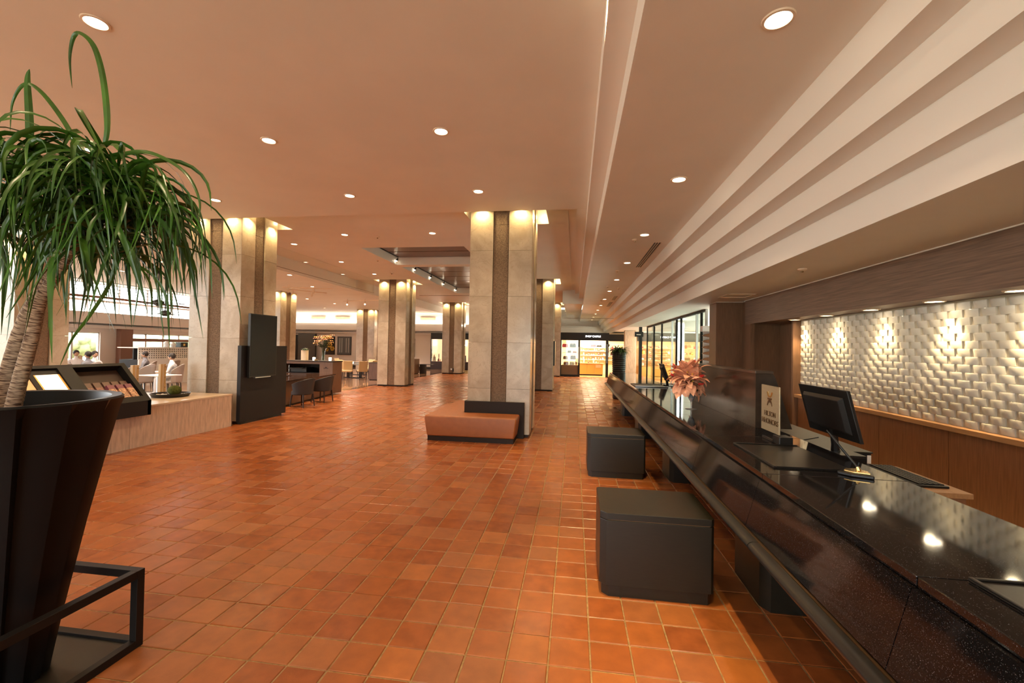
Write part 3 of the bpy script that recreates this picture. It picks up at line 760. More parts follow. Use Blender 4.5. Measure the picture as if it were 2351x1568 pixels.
# luggage stands
for k,y in enumerate((3.255,6.235)):
    x0,x1,dp,c = .21,1.0,.60,.045
    t = thing('luggage_stand',((x0+x1)/2,y+.3,0),['dark wood box stand in front of the counter, the nearer one','dark wood box stand in front of the counter, the farther one'][k],'stand','wooden box stands along the counter')
    def oct_(i): 
        a,b,c_,d_ = x0+i,x1-i,y+i,y+dp-i
        return [(a+c,c_),(b-.02,c_),(b,c_+.02),(b,d_-c),(b-c,d_),(a+.02,d_),(a,d_-.02),(a,c_+c)]
    obj('base', MB().prism(oct_(.018),'z',0,.085), 'stand_wood', t)
    obj('body', MB().prism(oct_(.0),'z',.085,.553), 'stand_wood', t, bevel=.003)
    obj('top', MB().prism(oct_(.0),'z',.558,.607), 'stand_wood', t, bevel=.003)
    obj('shadow_gap', MB().prism(oct_(.01),'z',.553,.558), 'oak', t)
# staff side: desk, monitors, keyboard
t = thing('staff_desk',(2.3,4,0),'wooden staff desk behind the counter carrying the keyboard','desk')
obj('desktop', MB().box(1.92,2.71,3.40,4.12,.815,.85), 'desk_wood', t, bevel=.002)
obj('front', MB().box(1.95,2.68,3.42,4.10,.02,.815), 'veneer_red', t); obj('base', MB().box(1.95,2.68,3.42,4.10,0,.02), 'plinth', t)
t = thing('terminal_cabinet',(2.25,4.75,0),'black cabinet behind the counter under the near monitor','cabinet')
obj('body', MB().box(1.92,2.52,4.125,5.6,0,.945), 'black_plastic', t, bevel=.004); obj('top', MB().box(1.91,2.53,4.12,5.61,.945,.957), 'stand_wood', t, bevel=.002)
obj('label_tag', MB().box(2.485,2.515,4.117,4.121,.86,.93), 'paper', t)
t = thing('paper_shelf',(2.5,2.5,0),'pale low worktop behind the counter at the right edge','worktop')
obj('top', MB().box(2.3,2.86,1.2,3.30,.66,.69), 'paper', t); obj('carcass', MB().box(2.33,2.83,1.25,3.28,0,.66), 'veneer_red', t)
t = thing('keyboard',(2.56,3.8,.85),'black computer keyboard on the wooden staff desk','keyboard')
obj('body', MB().box(2.43,2.64,3.50,4.06,.851,.868), 'black_plastic', t, bevel=.004)
km = MB()
for i in range(20):
    for j in range(5): km.box(2.455+j*.034,2.481+j*.034,3.515+i*.0265,3.537+i*.0265,.868,.876)
stuff(obj('keys', km, 'black', t))
def monitor(x,y0,y1,zb,zt,label,lean=.1,base=None,bz=.957):
    t = thing('monitor',(x,(y0+y1)/2,bz),label,'monitor','counter monitors')
    def q(y,z,o): 
        s_ = (zt-z)/(zt-zb); return (x+lean*s_+o, y, z)
    m = MB(); vs = [q(y,z,o) for o in (0,.028) for (y,z) in ((y0,zb),(y1,zb),(y1,zt),(y0,zt))]
    m.add(vs,[(0,1,2,3),(4,7,6,5),(0,4,5,1),(1,5,6,2),(2,6,7,3),(3,7,4,0)]); obj('housing', m, 'black_plastic', t, bevel=.006)
    m = MB(); a,b,c,d_ = y0+.07,y1-.07,zb+.05,zt-.06
    vs = [q(y,z,o) for o in (-.03,.0) for (y,z) in ((a+.03*(o<0),c+.02*(o<0)),(b-.03*(o<0),c+.02*(o<0)),(b-.03*(o<0),d_-.03*(o<0)),(a+.03*(o<0),d_-.03*(o<0)))]
    m.add(vs,[(0,1,2,3),(4,7,6,5),(0,4,5,1),(1,5,6,2),(2,6,7,3),(3,7,4,0)]); obj('back_cover', m, 'black', t, bevel=.004)
    m = MB(); a,b,c,d_ = y0+.015,y1-.015,zb+.015,zt-.015
    vs = [q(y,z,o) for o in (.028,.0285) for (y,z) in ((a,c),(b,c),(b,d_),(a,d_))]
    m.add(vs,[(0,1,2,3),(4,7,6,5),(0,4,5,1),(1,5,6,2),(2,6,7,3),(3,7,4,0)]); obj('screen', m, 'screen', t)
    yc = (y0+y1)/2; xc = x+lean*.8
    obj('neck', MB().tube([(xc+.02,yc,zb+.1),(xc+.05,yc+.02,(zb+bz)/2),(xc+.06,yc+.03,bz+.015)],[.03,.028,.035],8), 'black_plastic', t)
    obj('foot', MB().box(xc-.05,xc+.2,yc-.14,yc+.14,bz+.001,bz+.018), 'black_plastic', t, bevel=.004)
    return t
t = monitor(2.05,3.64,4.36,1.11,1.51,'black monitor seen from behind, in front of the ceramic wall',bz=.957)
t2 = obj('cable', MB().tube([(2.12,4.15,1.06),(2.02,4.3,.99),(1.98,4.25,.965),(2.06,4.35,.962),(2.2,4.55,.962)],.004,6), 'black', t)
t = thing('terminal_cabinet',(2.3,8.0,0),'dark cabinet behind the far half of the counter','cabinet')
obj('body', MB().box(1.93,2.6,7.0,11.6,0,.945), 'stand_wood', t); obj('top', MB().box(1.92,2.62,6.99,11.61,.945,.957), 'stand_wood', t)
monitor(2.0,7.15,7.6,1.10,1.50,'dark monitor edge on behind the flowers',.05)
monitor(2.0,10.3,10.8,1.08,1.48,'far dark monitor leaning back at the end of the counter',.14)
t = thing('counter_rack',(2.2,9.2,.957),'low dark wooden rack with three round holes behind the far counter','rack')
obj('box', MB().box(1.97,2.5,8.75,8.79,.958,1.12).box(1.97,2.5,8.79,9.3,1.10,1.12), 'veneer_red', t)
hm = MB()
for q in range(3): hm.prism([(2.30+.055*q+.016*math.cos(a*PI/5),1.085+.016*math.sin(a*PI/5)) for a in range(10)],'y',8.744,8.752)
stuff(obj('holes', hm, 'pebble', t))

# ================================================================== BENCH AND COLUMN BACK
t = thing('bench',(-2,8.5,0),'tan leather L shaped bench wrapped round the foot of the front column','bench')
Lp = lambda i: [(-2.80+i,7.98+i),(-1.03-i,7.98+i),(-1.03-i,8.53-i*.2),(-2.18-i*.2,8.53-i*.2),(-2.18-i*.2,10.45-i),(-2.80+i,10.45-i)]
obj('plinth', MB().prism(Lp(.06),'z',0,.09), 'plinth', t)
m = MB(); n = 6; A = Lp(.045); B = Lp(.0)
m.add([(x,y,.09) for x,y in A]+[(x,y,.44) for x,y in B]+[(x,y,.485) for x,y in Lp(.012)],
  [tuple(range(n-1,-1,-1)), tuple(range(2*n,3*n))]+[(i+k*n,(i+1)%n+k*n,(i+1)%n+(k+1)*n,i+(k+1)*n) for k in range(2) for i in range(n)])
obj('cushion', m, 'leather', t, bevel=.025, smooth=True, seg=3)
obj('back_panel', MB().box(-2.16,-.955,8.555,8.635,0,.705), 'plinth', t, bevel=.003)
obj('back_panel', MB().box(-2.175,-2.135,8.64,10.45,0,.705), 'plinth', t, bevel=.003)

# ================================================================== SCREEN STAND ON THE LEFT COLUMN
t = thing('screen_stand',(-7.25,9.4,0),'charcoal panel stand notched at the top, against the left column','stand')
obj('panel', MB().prism([(8.62,.05),(10.15,.05),(10.15,1.73),(9.72,1.73),(9.72,1.005),(8.82,1.005),(8.82,1.73),(8.62,1.73)],'x',-7.292,-7.20), 'charcoal', t, bevel=.003)
obj('kick', MB().box(-7.285,-7.215,8.66,10.02,0,.05), 'black', t)
t = thing('display_screen',(-7.1,9.2,1.7),'tall black portrait display screen mounted on the left column','screen')
obj('housing', MB().box(-7.17,-7.105,8.76,9.63,1.02,2.45), 'black_plastic', t, bevel=.005)
obj('glass_face', MB().box(-7.105,-7.101,8.785,9.605,1.05,2.425), 'screen', t)
obj('bracket', MB().box(-7.295,-7.17,9.0,9.4,1.45,1.9), 'black', t)
obj('speaker_bar', MB().box(-7.16,-7.11,8.95,9.45,1.0,1.02), 'steel', t)

# ================================================================== TRAVERTINE LEDGE AND ITS THINGS
t = thing('stone_ledge',(-7.8,6,0),'low travertine ledge running from the potted tree to the left column','ledge')
obj('core', MB().box(-8.42,-7.29,2.5,8.44,0,.66), 'travertine', t)
for a,b in ((2.5,4.6),(4.6,6.28),(6.28,8.46)): obj('front_slab', MB().box(-7.29,-7.25,a+.003,b-.003,0,.655), 'travertine', t)
obj('end_slab', MB().box(-8.42,-7.25,8.44,8.462,0,.655), 'travertine', t)
for a,b in ((2.5,4.6),(4.6,6.28),(6.28,8.465)): obj('top_slab', MB().box(-8.44,-7.245,a+.002,b-.002,.657,.69), 'trav_top', t, bevel=.003)
t = thing('low_ledge',(-9.2,6,0),'pale wooden ledge behind the glass posts','ledge')
obj('body', MB().box(-9.7,-8.62,2.5,8.6,0,.60), 'pale_wood', t); obj('top', MB().box(-9.72,-8.6,2.5,8.62,.60,.63), 'trav_top', t, bevel=.004)
for k,y in enumerate((8.22,7.62,6.35,5.35)):
    t = thing('glass_post',(-8.8,y,.63),['pale wood post holding glass, beside the left column','pale wood post behind the corner of the brochure case','pale wood post behind the brochure case','pale wood post behind the black display case'][k],'post','posts of the glass screen')
    for q in (0,.075): obj('upright', MB().box(-8.83,-8.77,y+q,y+q+.05,.631,1.30), 'pale_wood', t, bevel=.003)
    for z in (.8,1.02,1.24): obj('bolt', MB().tube([(-8.771,y+.1,z),(-8.764,y+.1,z)],.009,8), 'bronze', t)
    g_ = obj('glass_pane', MB().box(-8.803,-8.797,y-.80 if k else y-.46,y,.66,1.27), 'glass', t)
t = thing('glass_screen',(-8.8,8.44,.63),'narrow clear glass panel against the left column','glass panel'); obj('pane', MB().box(-8.803,-8.797,8.36,8.60,.631,1.28), 'glass', t)
# tray with moss ball
t = thing('pebble_tray',(-8.0,7.72,.69),'round black tray of white pebbles on the travertine ledge','tray')
obj('dish', MB().lathe([(.10,.0005),(.30,.006),(.335,.07),(.325,.07),(.29,.018),(.001,.014)],(-8.0,7.72,.69),32,cap=False), 'black_plastic', t, smooth=True)
pm = MB()
for k in range(120):
    a = rnd.uniform(0,2*PI); r_ = rnd.uniform(.05,.27)
    if math.hypot(-8.0+r_*math.cos(a)+7.97,7.72+r_*math.sin(a)-7.78) < .13: continue
    pm.sphere((-8.0+r_*math.cos(a),7.72+r_*math.sin(a),.72+rnd.uniform(0,.01)),rnd.uniform(.014,.022),sz=.6,n=6,m=4)
stuff(obj('pebbles', pm, 'pebble', t, smooth=True))
t = thing('moss_ball',(-7.97,7.78,.72),'round green moss ball in the black tray','plant'); obj('ball', MB().sphere((-7.97,7.78,.812),.115,sz=.85,n=20,m=12), 'moss', t, smooth=True)
# sloping display case
UX, UZ = -.56/.832, .615/.832; NX, NZ = .739, .673
def SL(u,y,o): return (-7.1+UX*u+NX*o, y, .795+UZ*u+NZ*o)
def slbox(m,u0,u1,y0,y1,o0,o1):
    v = [SL(u,y,o) for o in (o0,o1) for (u,y) in ((u0,y0),(u0,y1),(u1,y1),(u1,y0))]
    return m.add(v,[(0,1,2,3),(4,7,6,5),(0,4,5,1),(1,5,6,2),(2,6,7,3),(3,7,4,0)])
t = thing('display_case',(-7.4,5.2,.69),'long sloping dark display case on the travertine ledge','display case')
a_ = SL(0,0,-.14); b_ = SL(.832,0,-.14)
obj('body', MB().prism([(-7.135,.56),(a_[0]-.01,a_[2]),(b_[0],b_[2]),(-7.86,.695),(-7.24,.695),(-7.24,.56)],'y',3.35,6.44), 'char_frame', t)
obj('fascia', MB().box(-7.135,-7.1,3.3,5.60,.548,.795), 'charcoal', t); obj('fascia', MB().box(-7.135,-7.1,5.605,6.5,.548,.795), 'charcoal', t)
for (y0,y1) in ((3.3,3.36),(6.44,6.5)):
    e_ = SL(.832,0,0); obj('cheek', MB().prism([(-7.1,.548),(-7.1,.795),(e_[0],e_[2]),(e_[0]-.09,e_[2]-.05),(-7.86,.692),(-7.24,.692),(-7.24,.548)],'y',y0,y1), 'char_frame', t)
fm = MB(); slbox(fm,0,.10,3.3,6.5,-.12,-.001); slbox(fm,.775,.832,3.3,6.5,-.15,-.001)
for (a,b) in ((3.3,3.42),(5.09,5.15),(5.49,5.69),(6.42,6.5)): slbox(fm,.10,.775,a,b,-.12,-.001)
obj('frame', fm, 'char_frame', t)
slm = MB(); slbox(slm,.10,.70,5.15,5.49,-.05,-.03)
obj('poster_bed', slbox(MB(),.09,.775,5.15,5.49,-.06,-.03), 'char_frame', t)
obj('recess_back', slbox(MB(),.10,.775,5.69,6.42,-.14,-.125), 'card', t)
obj('recess_shelf', slbox(MB(),.095,.115,5.69,6.42,-.125,-.01), 'char_frame', t)
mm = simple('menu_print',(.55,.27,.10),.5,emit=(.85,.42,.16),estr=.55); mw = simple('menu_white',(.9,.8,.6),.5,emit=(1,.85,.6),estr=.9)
mp_ = obj('menu_board', slbox(MB(),.09,.76,3.42,5.09,-.05,-.02), mm, t)
lm = MB(); rr = random.Random(5)
for k in range(16):
    u = .71-k*.037
    y = 3.6
    while y < 4.95:
        w_ = rr.uniform(.05,.3); 
        if rr.random() < .75: slbox(lm,u,u+.013,y,min(y+w_,5.0),-.0198,-.0192)
        y += w_+rr.uniform(.04,.2)
stuff(obj('printed_lines', lm, mw, mp_))
pb = obj('poster', slbox(MB(),.12,.675,5.155,5.485,-.03,-.022), 'gold_frame', t)
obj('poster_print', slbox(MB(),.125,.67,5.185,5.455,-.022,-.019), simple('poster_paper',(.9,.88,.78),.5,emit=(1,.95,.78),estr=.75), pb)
ink = simple('poster_ink',(.14,.12,.08),.7); im = MB()
for k in range(7): slbox(im,.60-k*.028,.602-k*.028,5.22+.01*(k%3),5.40-.02*(k%2),-.019,-.0185)
slbox(im,.27,.33,5.34,5.37,-.019,-.0185); slbox(im,.33,.345,5.345,5.365,-.019,-.0185); slbox(im,.20,.27,5.33,5.385,-.019,-.0185)
stuff(obj('poster_drawing', im, ink, pb))
M['char_frame'].node_tree.nodes['Principled BSDF'].inputs['Base Color'].default_value = (.010,.008,.007,1)
bc = [(.36,.19,.10),(.10,.055,.04),(.62,.42,.28)]
M['bro_top'] = simple('brochure_dark',(.14,.07,.05),.4); M['bro_mid'] = simple('brochure_photo',(.26,.11,.08),.4,noise=.6,nscale=60); M['bro_low'] = simple('brochure_pale',(.58,.38,.24),.5)
M['bro_pur'] = simple('brochure_purple',(.22,.06,.09),.4); M['bro_mix'] = simple('brochure_food',(.50,.27,.16),.4,noise=.8,nscale=45)
for k in range(5):
    y0 = 5.735+k*.137; t = thing('brochure',(SL(.12,y0,-.1)),'upright dark and cream brochure in the display case, back row, %s from the left'%ORD[k],'brochure','brochures in the display case')
    for (u0,u1,mt) in ((.12,.27,'bro_low'),(.27,.40,'bro_mid'),(.40,.50,'bro_top')): obj('cover', slbox(MB(),u0,u1,y0,y0+.105,-.10,-.07), mt, t)
for k in range(3):
    y0 = 6.0+k*.14; t = thing('brochure',(SL(.12,y0,-.06)),'purple topped brochure in the front row of the display case, %s'%['left','middle','right'][k],'brochure','brochures in the display case')
    for (u0,u1,mt) in ((.12,.32,'bro_mix'),(.32,.40,'bro_pur')): obj('cover', slbox(MB(),u0,u1,y0,y0+.105,-.065,-.025), mt, t)

# ================================================================== POTTED TREE
PX, PY = -2.93, 1.86
t = thing('planter_stand',(PX,PY,0),'square dark metal stand holding the tall black pot','stand')
fx0,fx1,fy0,fy1,w_ = -3.34,-2.5,1.44,2.28,.045
for x in (fx0,fx1-w_):
    for y in (fy0,fy1-w_): obj('leg', MB().box(x,x+w_,y,y+w_,.0,.405), 'char_frame', t, bevel=.002)
for z in (.405,.0):
    for (a,b,c,d_) in ((fx0,fx1,fy0,fy0+w_),(fx0,fx1,fy1-w_,fy1),(fx0,fx0+w_,fy0+w_,fy1-w_),(fx1-w_,fx1,fy0+w_,fy1-w_)):
        if z==0: a2,b2,c2,d2 = (a+w_ if b-a>.1 else a),(b-w_ if b-a>.1 else b),c,d_
        else: a2,b2,c2,d2 = a,b,c,d_
        obj('rail', MB().box(a2,b2,c2,d2,z,z+w_), 'char_frame', t, bevel=.002)
obj('base_board', MB().box(fx0+w_,fx1-w_,fy0+w_,fy1-w_,.002,.03), 'stand_wood', t)
t = thing('potted_tree',(PX,PY,.03),'tall black fluted pot with a ponytail palm of long drooping green leaves','potted plant')
m = MB(); nf = 16; seg_ = nf*6; zs = [(0.032,.22),(.3,.262),(.8,.352),(1.2,.432),(1.42,.478),(1.475,.492),(1.485,.48)]
for z,r in zs:
    for i in range(seg_):
        a = 2*PI*i/seg_; ph = (i%6)/6; fr = (1-.12*(1-ph)**1.3) if z < 1.44 else 1-.02*(1-ph)
        m.v.append((PX+r*fr*math.cos(a),PY+r*fr*math.sin(a),z))
for z,r in ((1.482,.43),(1.38,.40)):
    for i in range(seg_):
        a = 2*PI*i/seg_; m.v.append((PX+r*math.cos(a),PY+r*math.sin(a),z))
nz = len(zs)+2
for j in range(nz-1):
    for i in range(seg_):
        i2 = (i+1)%seg_; m.f.append((j*seg_+i,j*seg_+i2,(j+1)*seg_+i2,(j+1)*seg_+i))
m.f.append(tuple(range(seg_-1,-1,-1)))
obj('pot', m, 'pot', t, smooth=True)
obj('soil', MB().lathe([(.001,1.40),(.40,1.39)],(PX,PY,0),32,cap=False), 'soil', t)
def trunk(pts, rads):
    P = [Vector(p) for p in pts]; fine = []; rr_ = []
    for i in range(len(P)-1):
        p0 = P[max(i-1,0)]; p1 = P[i]; p2 = P[i+1]; p3 = P[min(i+2,len(P)-1)]
        for s_ in range(14):
            u = s_/14; q = .5*((2*p1)+(-p0+p2)*u+(2*p0-5*p1+4*p2-p3)*u*u+(-p0+3*p1-3*p2+p3)*u**3)
            fine.append(q); rr_.append((rads[i]*(1-u)+rads[i+1]*u)*(1+.035*(len(fine)%2)+random.uniform(-.02,.02)))
    fine.append(P[-1]); rr_.append(rads[-1])
    mb = MB().tube(fine, rr_, 12); o = obj('trunk', mb, 'bark', t, smooth=True)
    me = o.data; uvl = me.uv_layers.new(name='UVMap'); nn = len(fine)
    for lp in me.loops:
        vi = lp.vertex_index; uvl.data[lp.index].uv = ((vi%12)/12, (vi//12)/nn*2.2)
    return o
trunk([(-2.91,1.9,1.40),(-2.87,1.9,1.56),(-2.80,1.9,1.80),(-2.75,1.9,2.00),(-2.64,1.92,2.20),(-2.50,1.92,2.42)],[.034,.031,.029,.027,.024,.021])
trunk([(-3.10,1.99,1.39),(-3.07,1.99,1.62),(-2.96,1.98,1.90),(-2.78,1.95,2.12),(-2.70,1.93,2.25),(-2.58,1.90,2.42),(-2.47,1.88,2.58)],[.040,.038,.034,.030,.027,.024,.022])
trunk([(-3.06,1.8,1.39),(-3.08,1.78,1.8),(-3.0,1.78,2.1),(-2.93,1.8,2.3),(-2.88,1.8,2.5)],[.038,.034,.030,.026,.022])
heads = [((-2.46,1.88,2.66),60),((-2.50,1.93,2.46),45),((-2.86,1.82,2.68),60),((-2.72,2.0,2.62),45),((-3.05,1.95,2.62),40),((-2.62,1.7,2.62),40),((-2.30,1.92,2.50),60),((-2.25,1.86,2.62),35),((-2.42,1.95,2.30),45),((-3.0,1.7,2.45),45),((-2.80,1.75,2.40),45),((-2.60,2.05,2.50),40),((-2.22,1.95,2.45),25)]
trunk([(-2.58,1.90,2.42),(-2.42,1.92,2.46),(-2.30,1.92,2.52)],[.026,.022,.02])
trunk([(-2.70,1.93,2.25),(-2.72,1.98,2.45),(-2.72,2.0,2.60)],[.028,.024,.02])
def leaf_mesh(L, el, stiff, w, seed, tw=1.3):
    R_ = random.Random(seed); n = 12; p = Vector((0,0,0)); a = el; v = []; side = Vector((0,1,0)); bend = R_.uniform(-.12,.12); az = 0
    tws = R_.uniform(-tw,tw)
    for i in range(n+1):
        s_ = i/n; d_ = Vector((math.cos(a)*math.cos(az),math.cos(a)*math.sin(az),math.sin(a)))
        ww = w*(min(1,.35+s_*4))*(1-s_**2.4)+.0006; sd_ = Vector((-math.sin(az),math.cos(az),0)); nn = d_.cross(sd_)
        th = tws*s_*2.2; sd2 = sd_*math.cos(th)+nn*math.sin(th); n2 = d_.cross(sd2)
        v += [p-sd2*ww, p-n2*ww*.35, p+sd2*ww]
        p = p+d_*(L/n); a = a-(1.0-stiff)*(.42)*(math.cos(a)+.25)*(.6+s_); a = max(a,-PI/2+.08); az += bend/2
    f = []
    for i in range(n):
        k = i*3; f += [(k,k+1,k+4,k+3),(k+1,k+2,k+5,k+4)]
    me = bpy.data.meshes.new('leaf'); me.from_pydata([tuple(q) for q in v],[],f)
    for pl_ in me.polygons: pl_.use_smooth = True
    me.materials.append(M['leaf']); return me, [tuple(q) for q in v], f
LM = []
for k in range(30):
    el = random.uniform(-.1,1.25); LM.append(leaf_mesh(random.uniform(.50,.88), el, random.uniform(.0,.5), random.uniform(.007,.0145), 100+k))
rest = MB(); nl_ = 0; off = BASE[t.name]; rl = random.Random(11)
hl = [(h,) for h,c in heads for _ in range(c)]; rl.shuffle(hl)
for (h,) in hl:
    me, v, f = rl.choice(LM); az = rl.uniform(0,2*PI); tilt = rl.uniform(-.35,.35); sc = rl.uniform(.8,1.12)
    Mx = Matrix.Translation(Vector(h)+Vector((rl.uniform(-.02,.02),rl.uniform(-.02,.02),rl.uniform(-.09,.05)))) @ Euler((tilt,0,az)).to_matrix().to_4x4() @ Matrix.Scale(sc,4)
    if nl_ < 292:
        o = bpy.data.objects.new('leaf', me); COL.objects.link(o); o.parent = t; o.matrix_local = Matrix.Translation(-off) @ Mx; nl_ += 1
    else: rest.add([tuple(Mx @ Vector(q)) for q in v], f)
stuff(obj('leaves', rest, 'leaf', t))
# the few leaves that stand clear above the crown
def blade(pts, w):
    P = [Vector(p) for p in pts]; fine = []
    for i in range(len(P)-1):
        p0 = P[max(i-1,0)]; p1 = P[i]; p2 = P[i+1]; p3 = P[min(i+2,len(P)-1)]
        for s_ in range(6):
            u = s_/6; fine.append(.5*((2*p1)+(-p0+p2)*u+(2*p0-5*p1+4*p2-p3)*u*u+(-p0+3*p1-3*p2+p3)*u**3))
    fine.append(P[-1]); v = []; n = len(fine)
    view = Vector((.83,-.55,0))
    for i,p in enumerate(fine):
        d_ = (fine[min(i+1,n-1)]-fine[max(i-1,0)]).normalized(); sd_ = d_.cross(view).normalized(); s_ = i/(n-1)
        ww = w*min(1,.4+s_*3)*(1-s_**3)+.0006; v += [p-sd_*ww,p+view*ww*.4,p+sd_*ww]
    f = []
    for i in range(n-1):
        k = i*3; f += [(k,k+1,k+4,k+3),(k+1,k+2,k+5,k+4)]
    o = obj('leaf', MB().add([tuple(q) for q in v],f), 'leaf', t, smooth=True)
def Pp(x,y,Y=1.9):     # a point on the vertical plane y = Y (metres) given in units measured from the photograph
    d_ = CR.T @ np.array([(x-1175.5)/FPX,(y-784)/FPX,1.]); k = Y/d_[1]; return (d_[0]*k, Y, HE+d_[2]*k)
blade([(-2.42,1.9,2.72),(-2.38,1.9,2.87),(-2.41,1.9,3.12),(-2.47,1.9,3.30),(-2.55,1.9,3.38),(-2.60,1.9,3.37),(-2.62,1.9,3.26),(-2.60,1.9,3.10)],.013)
blade([(-2.85,1.9,2.78),(-2.86,1.9,2.95),(-2.88,1.9,3.15),(-2.87,1.9,3.22)],.016)
blade([(-2.5,1.9,2.66),(-2.56,1.9,2.80),(-2.66,1.9,2.95),(-2.80,1.9,3.10),(-2.90,1.9,3.14),(-2.97,1.9,3.05),(-2.98,1.9,2.9)],.011)
blade([(-2.42,1.9,2.68),(-2.28,1.9,2.74),(-2.12,1.9,2.74),(-1.93,1.9,2.64),(-1.84,1.9,2.50),(-1.84,1.9,2.38)],.010)
blade([(-2.42,1.9,2.62),(-2.25,1.9,2.68),(-2.08,1.9,2.60),(-1.98,1.9,2.45),(-1.93,1.9,2.30)],.012)
blade([(-2.3,1.9,2.3),(-2.33,1.9,2.1),(-2.45,1.9,1.92),(-2.55,1.9,1.80),(-2.62,1.9,1.66)],.008)
# small shoots in the pot
for k in range(9):
    a = rl.uniform(0,2*PI); me, v, f = LM[k]; o = bpy.data.objects.new('leaf', me); COL.objects.link(o); o.parent = t
    o.matrix_local = Matrix.Translation(-off) @ Matrix.Translation((PX+.16+rl.uniform(-.06,.1),PY+rl.uniform(-.15,.15),1.40)) @ Euler((0,0,a)).to_matrix().to_4x4() @ Matrix.Scale(.30,4)

# ================================================================== CONCIERGE DESK AND TUB CHAIRS
t = thing('concierge_desk',(-8.8,13,0),'dark wood concierge desk with a raised open shelf unit and polished top','desk')
obj('low_top', MB().prism([(-8.95,11.25),(-7.98,11.25),(-8.16,13.0),(-8.30,14.38),(-10.2,14.38),(-10.2,13.5),(-8.95,13.3)],'z',.72,.75), simple('polished_desk',(.05,.025,.015),.12), t, bevel=.003)
obj('front_panel', MB().prism([(-8.10,11.32),(-8.07,11.32),(-8.52,14.62),(-8.55,14.62)],'z',.04,.72), 'veneer', t)
obj('side_panel', MB().box(-8.9,-8.10,11.32,11.35,.04,.72), 'veneer', t); obj('kick', MB().prism([(-8.16,11.36),(-8.12,11.36),(-8.56,14.6),(-8.60,14.6)],'z',0,.04), 'plinth', t)
obj('raised_top', MB().box(-10.35,-8.42,14.38,15.05,1.16,1.19), 'plinth', t, bevel=.003)
obj('raised_back', MB().box(-10.33,-8.94,14.95,15.03,.0,1.16), 'plinth', t); obj('rail', MB().box(-10.33,-8.94,14.40,14.43,1.08,1.16), 'veneer', t)
ep = obj('end_unit', MB().box(-8.94,-8.44,14.40,15.03,.05,1.16), 'veneer', t); obj('end_panel', MB().box(-10.34,-10.30,14.4,15.03,0,1.16), 'veneer', t)
obj('shelf', MB().box(-10.3,-8.94,14.42,14.95,.74,.77), 'plinth', t)
E_ = MB().box(-8.78,-8.60,14.392,14.399,.93,.945); obj('small_plaque', E_, 'plinth', ep)
obj('plaque_emblem', arc_band(0,0,.03,0,PI,.01,.01,0,.004) if False else MB().box(-8.72,-8.66,14.392,14.399,.955,.985), 'plinth', ep)
t = thing('printer',(-9.9,14.6,.77),'black printer with paper trays in the concierge desk shelf','printer')
obj('body', MB().box(-10.15,-9.5,14.50,14.90,.771,.95), 'black_plastic', t, bevel=.01); obj('tray', MB().prism([(14.30,.90),(14.5,.93),(14.5,.95),(14.30,.92)],'x',-10.1,-9.55), 'char_frame', t); obj('leg_rail', MB().box(-10.17,-10.155,14.46,14.5,.771,1.02), 'steel', t)
def tub_chair():
    t = local('tub_chair',(0,0,0),'','chair','tub chairs at the concierge desk')
    m = MB(); n = 20; R0 = .30; v = []
    for i in range(n+1):
        a = -PI*.62+PI*1.24*i/n; s_ = abs(2*i/n-1); top = .82-.17*s_**1.5; r0,r1 = .30,.345-.01*s_
        ca,sa = math.cos(a),math.sin(a)
        for (r,z) in ((r0-.02,.36),(r1,top),(r1-.055,top),(r0-.075,.36)): v.append((r*ca*.95,r*sa,z))
    f = []
    for i in range(n):
        for j in range(4): k = i*4; f.append((k+j,k+(j+1)%4,k+4+(j+1)%4,k+4+j))
    f += [(0,1,2,3),(n*4+3,n*4+2,n*4+1,n*4)]
    obj('backrest', m.add(v,f), 'grey_uph', t, bevel=.012, smooth=True)
    obj('seat', MB().lathe([(.25,.34),(.275,.36),(.275,.43),(.25,.455),(.001,.46)],(-.03,0,0),24), 'grey_uph', t, smooth=True)
    for sx,sy in ((1,1),(1,-1),(-1,1),(-1,-1)): obj('leg', MB().tube([(sx*.19,sy*.19,.36),(sx*.225,sy*.225,0)],[.022,.014],6), 'dark_leg', t)
    return t
c0 = tub_chair(); c0.location = (-7.68,11.56,0); c0['label'] = 'dark grey tub chair at the concierge desk, the nearer of two'; c0.rotation_euler = (0,0,-.12)
dup(c0,(-7.72,12.62,0),-.05,'dark grey tub chair at the concierge desk, the farther of two')
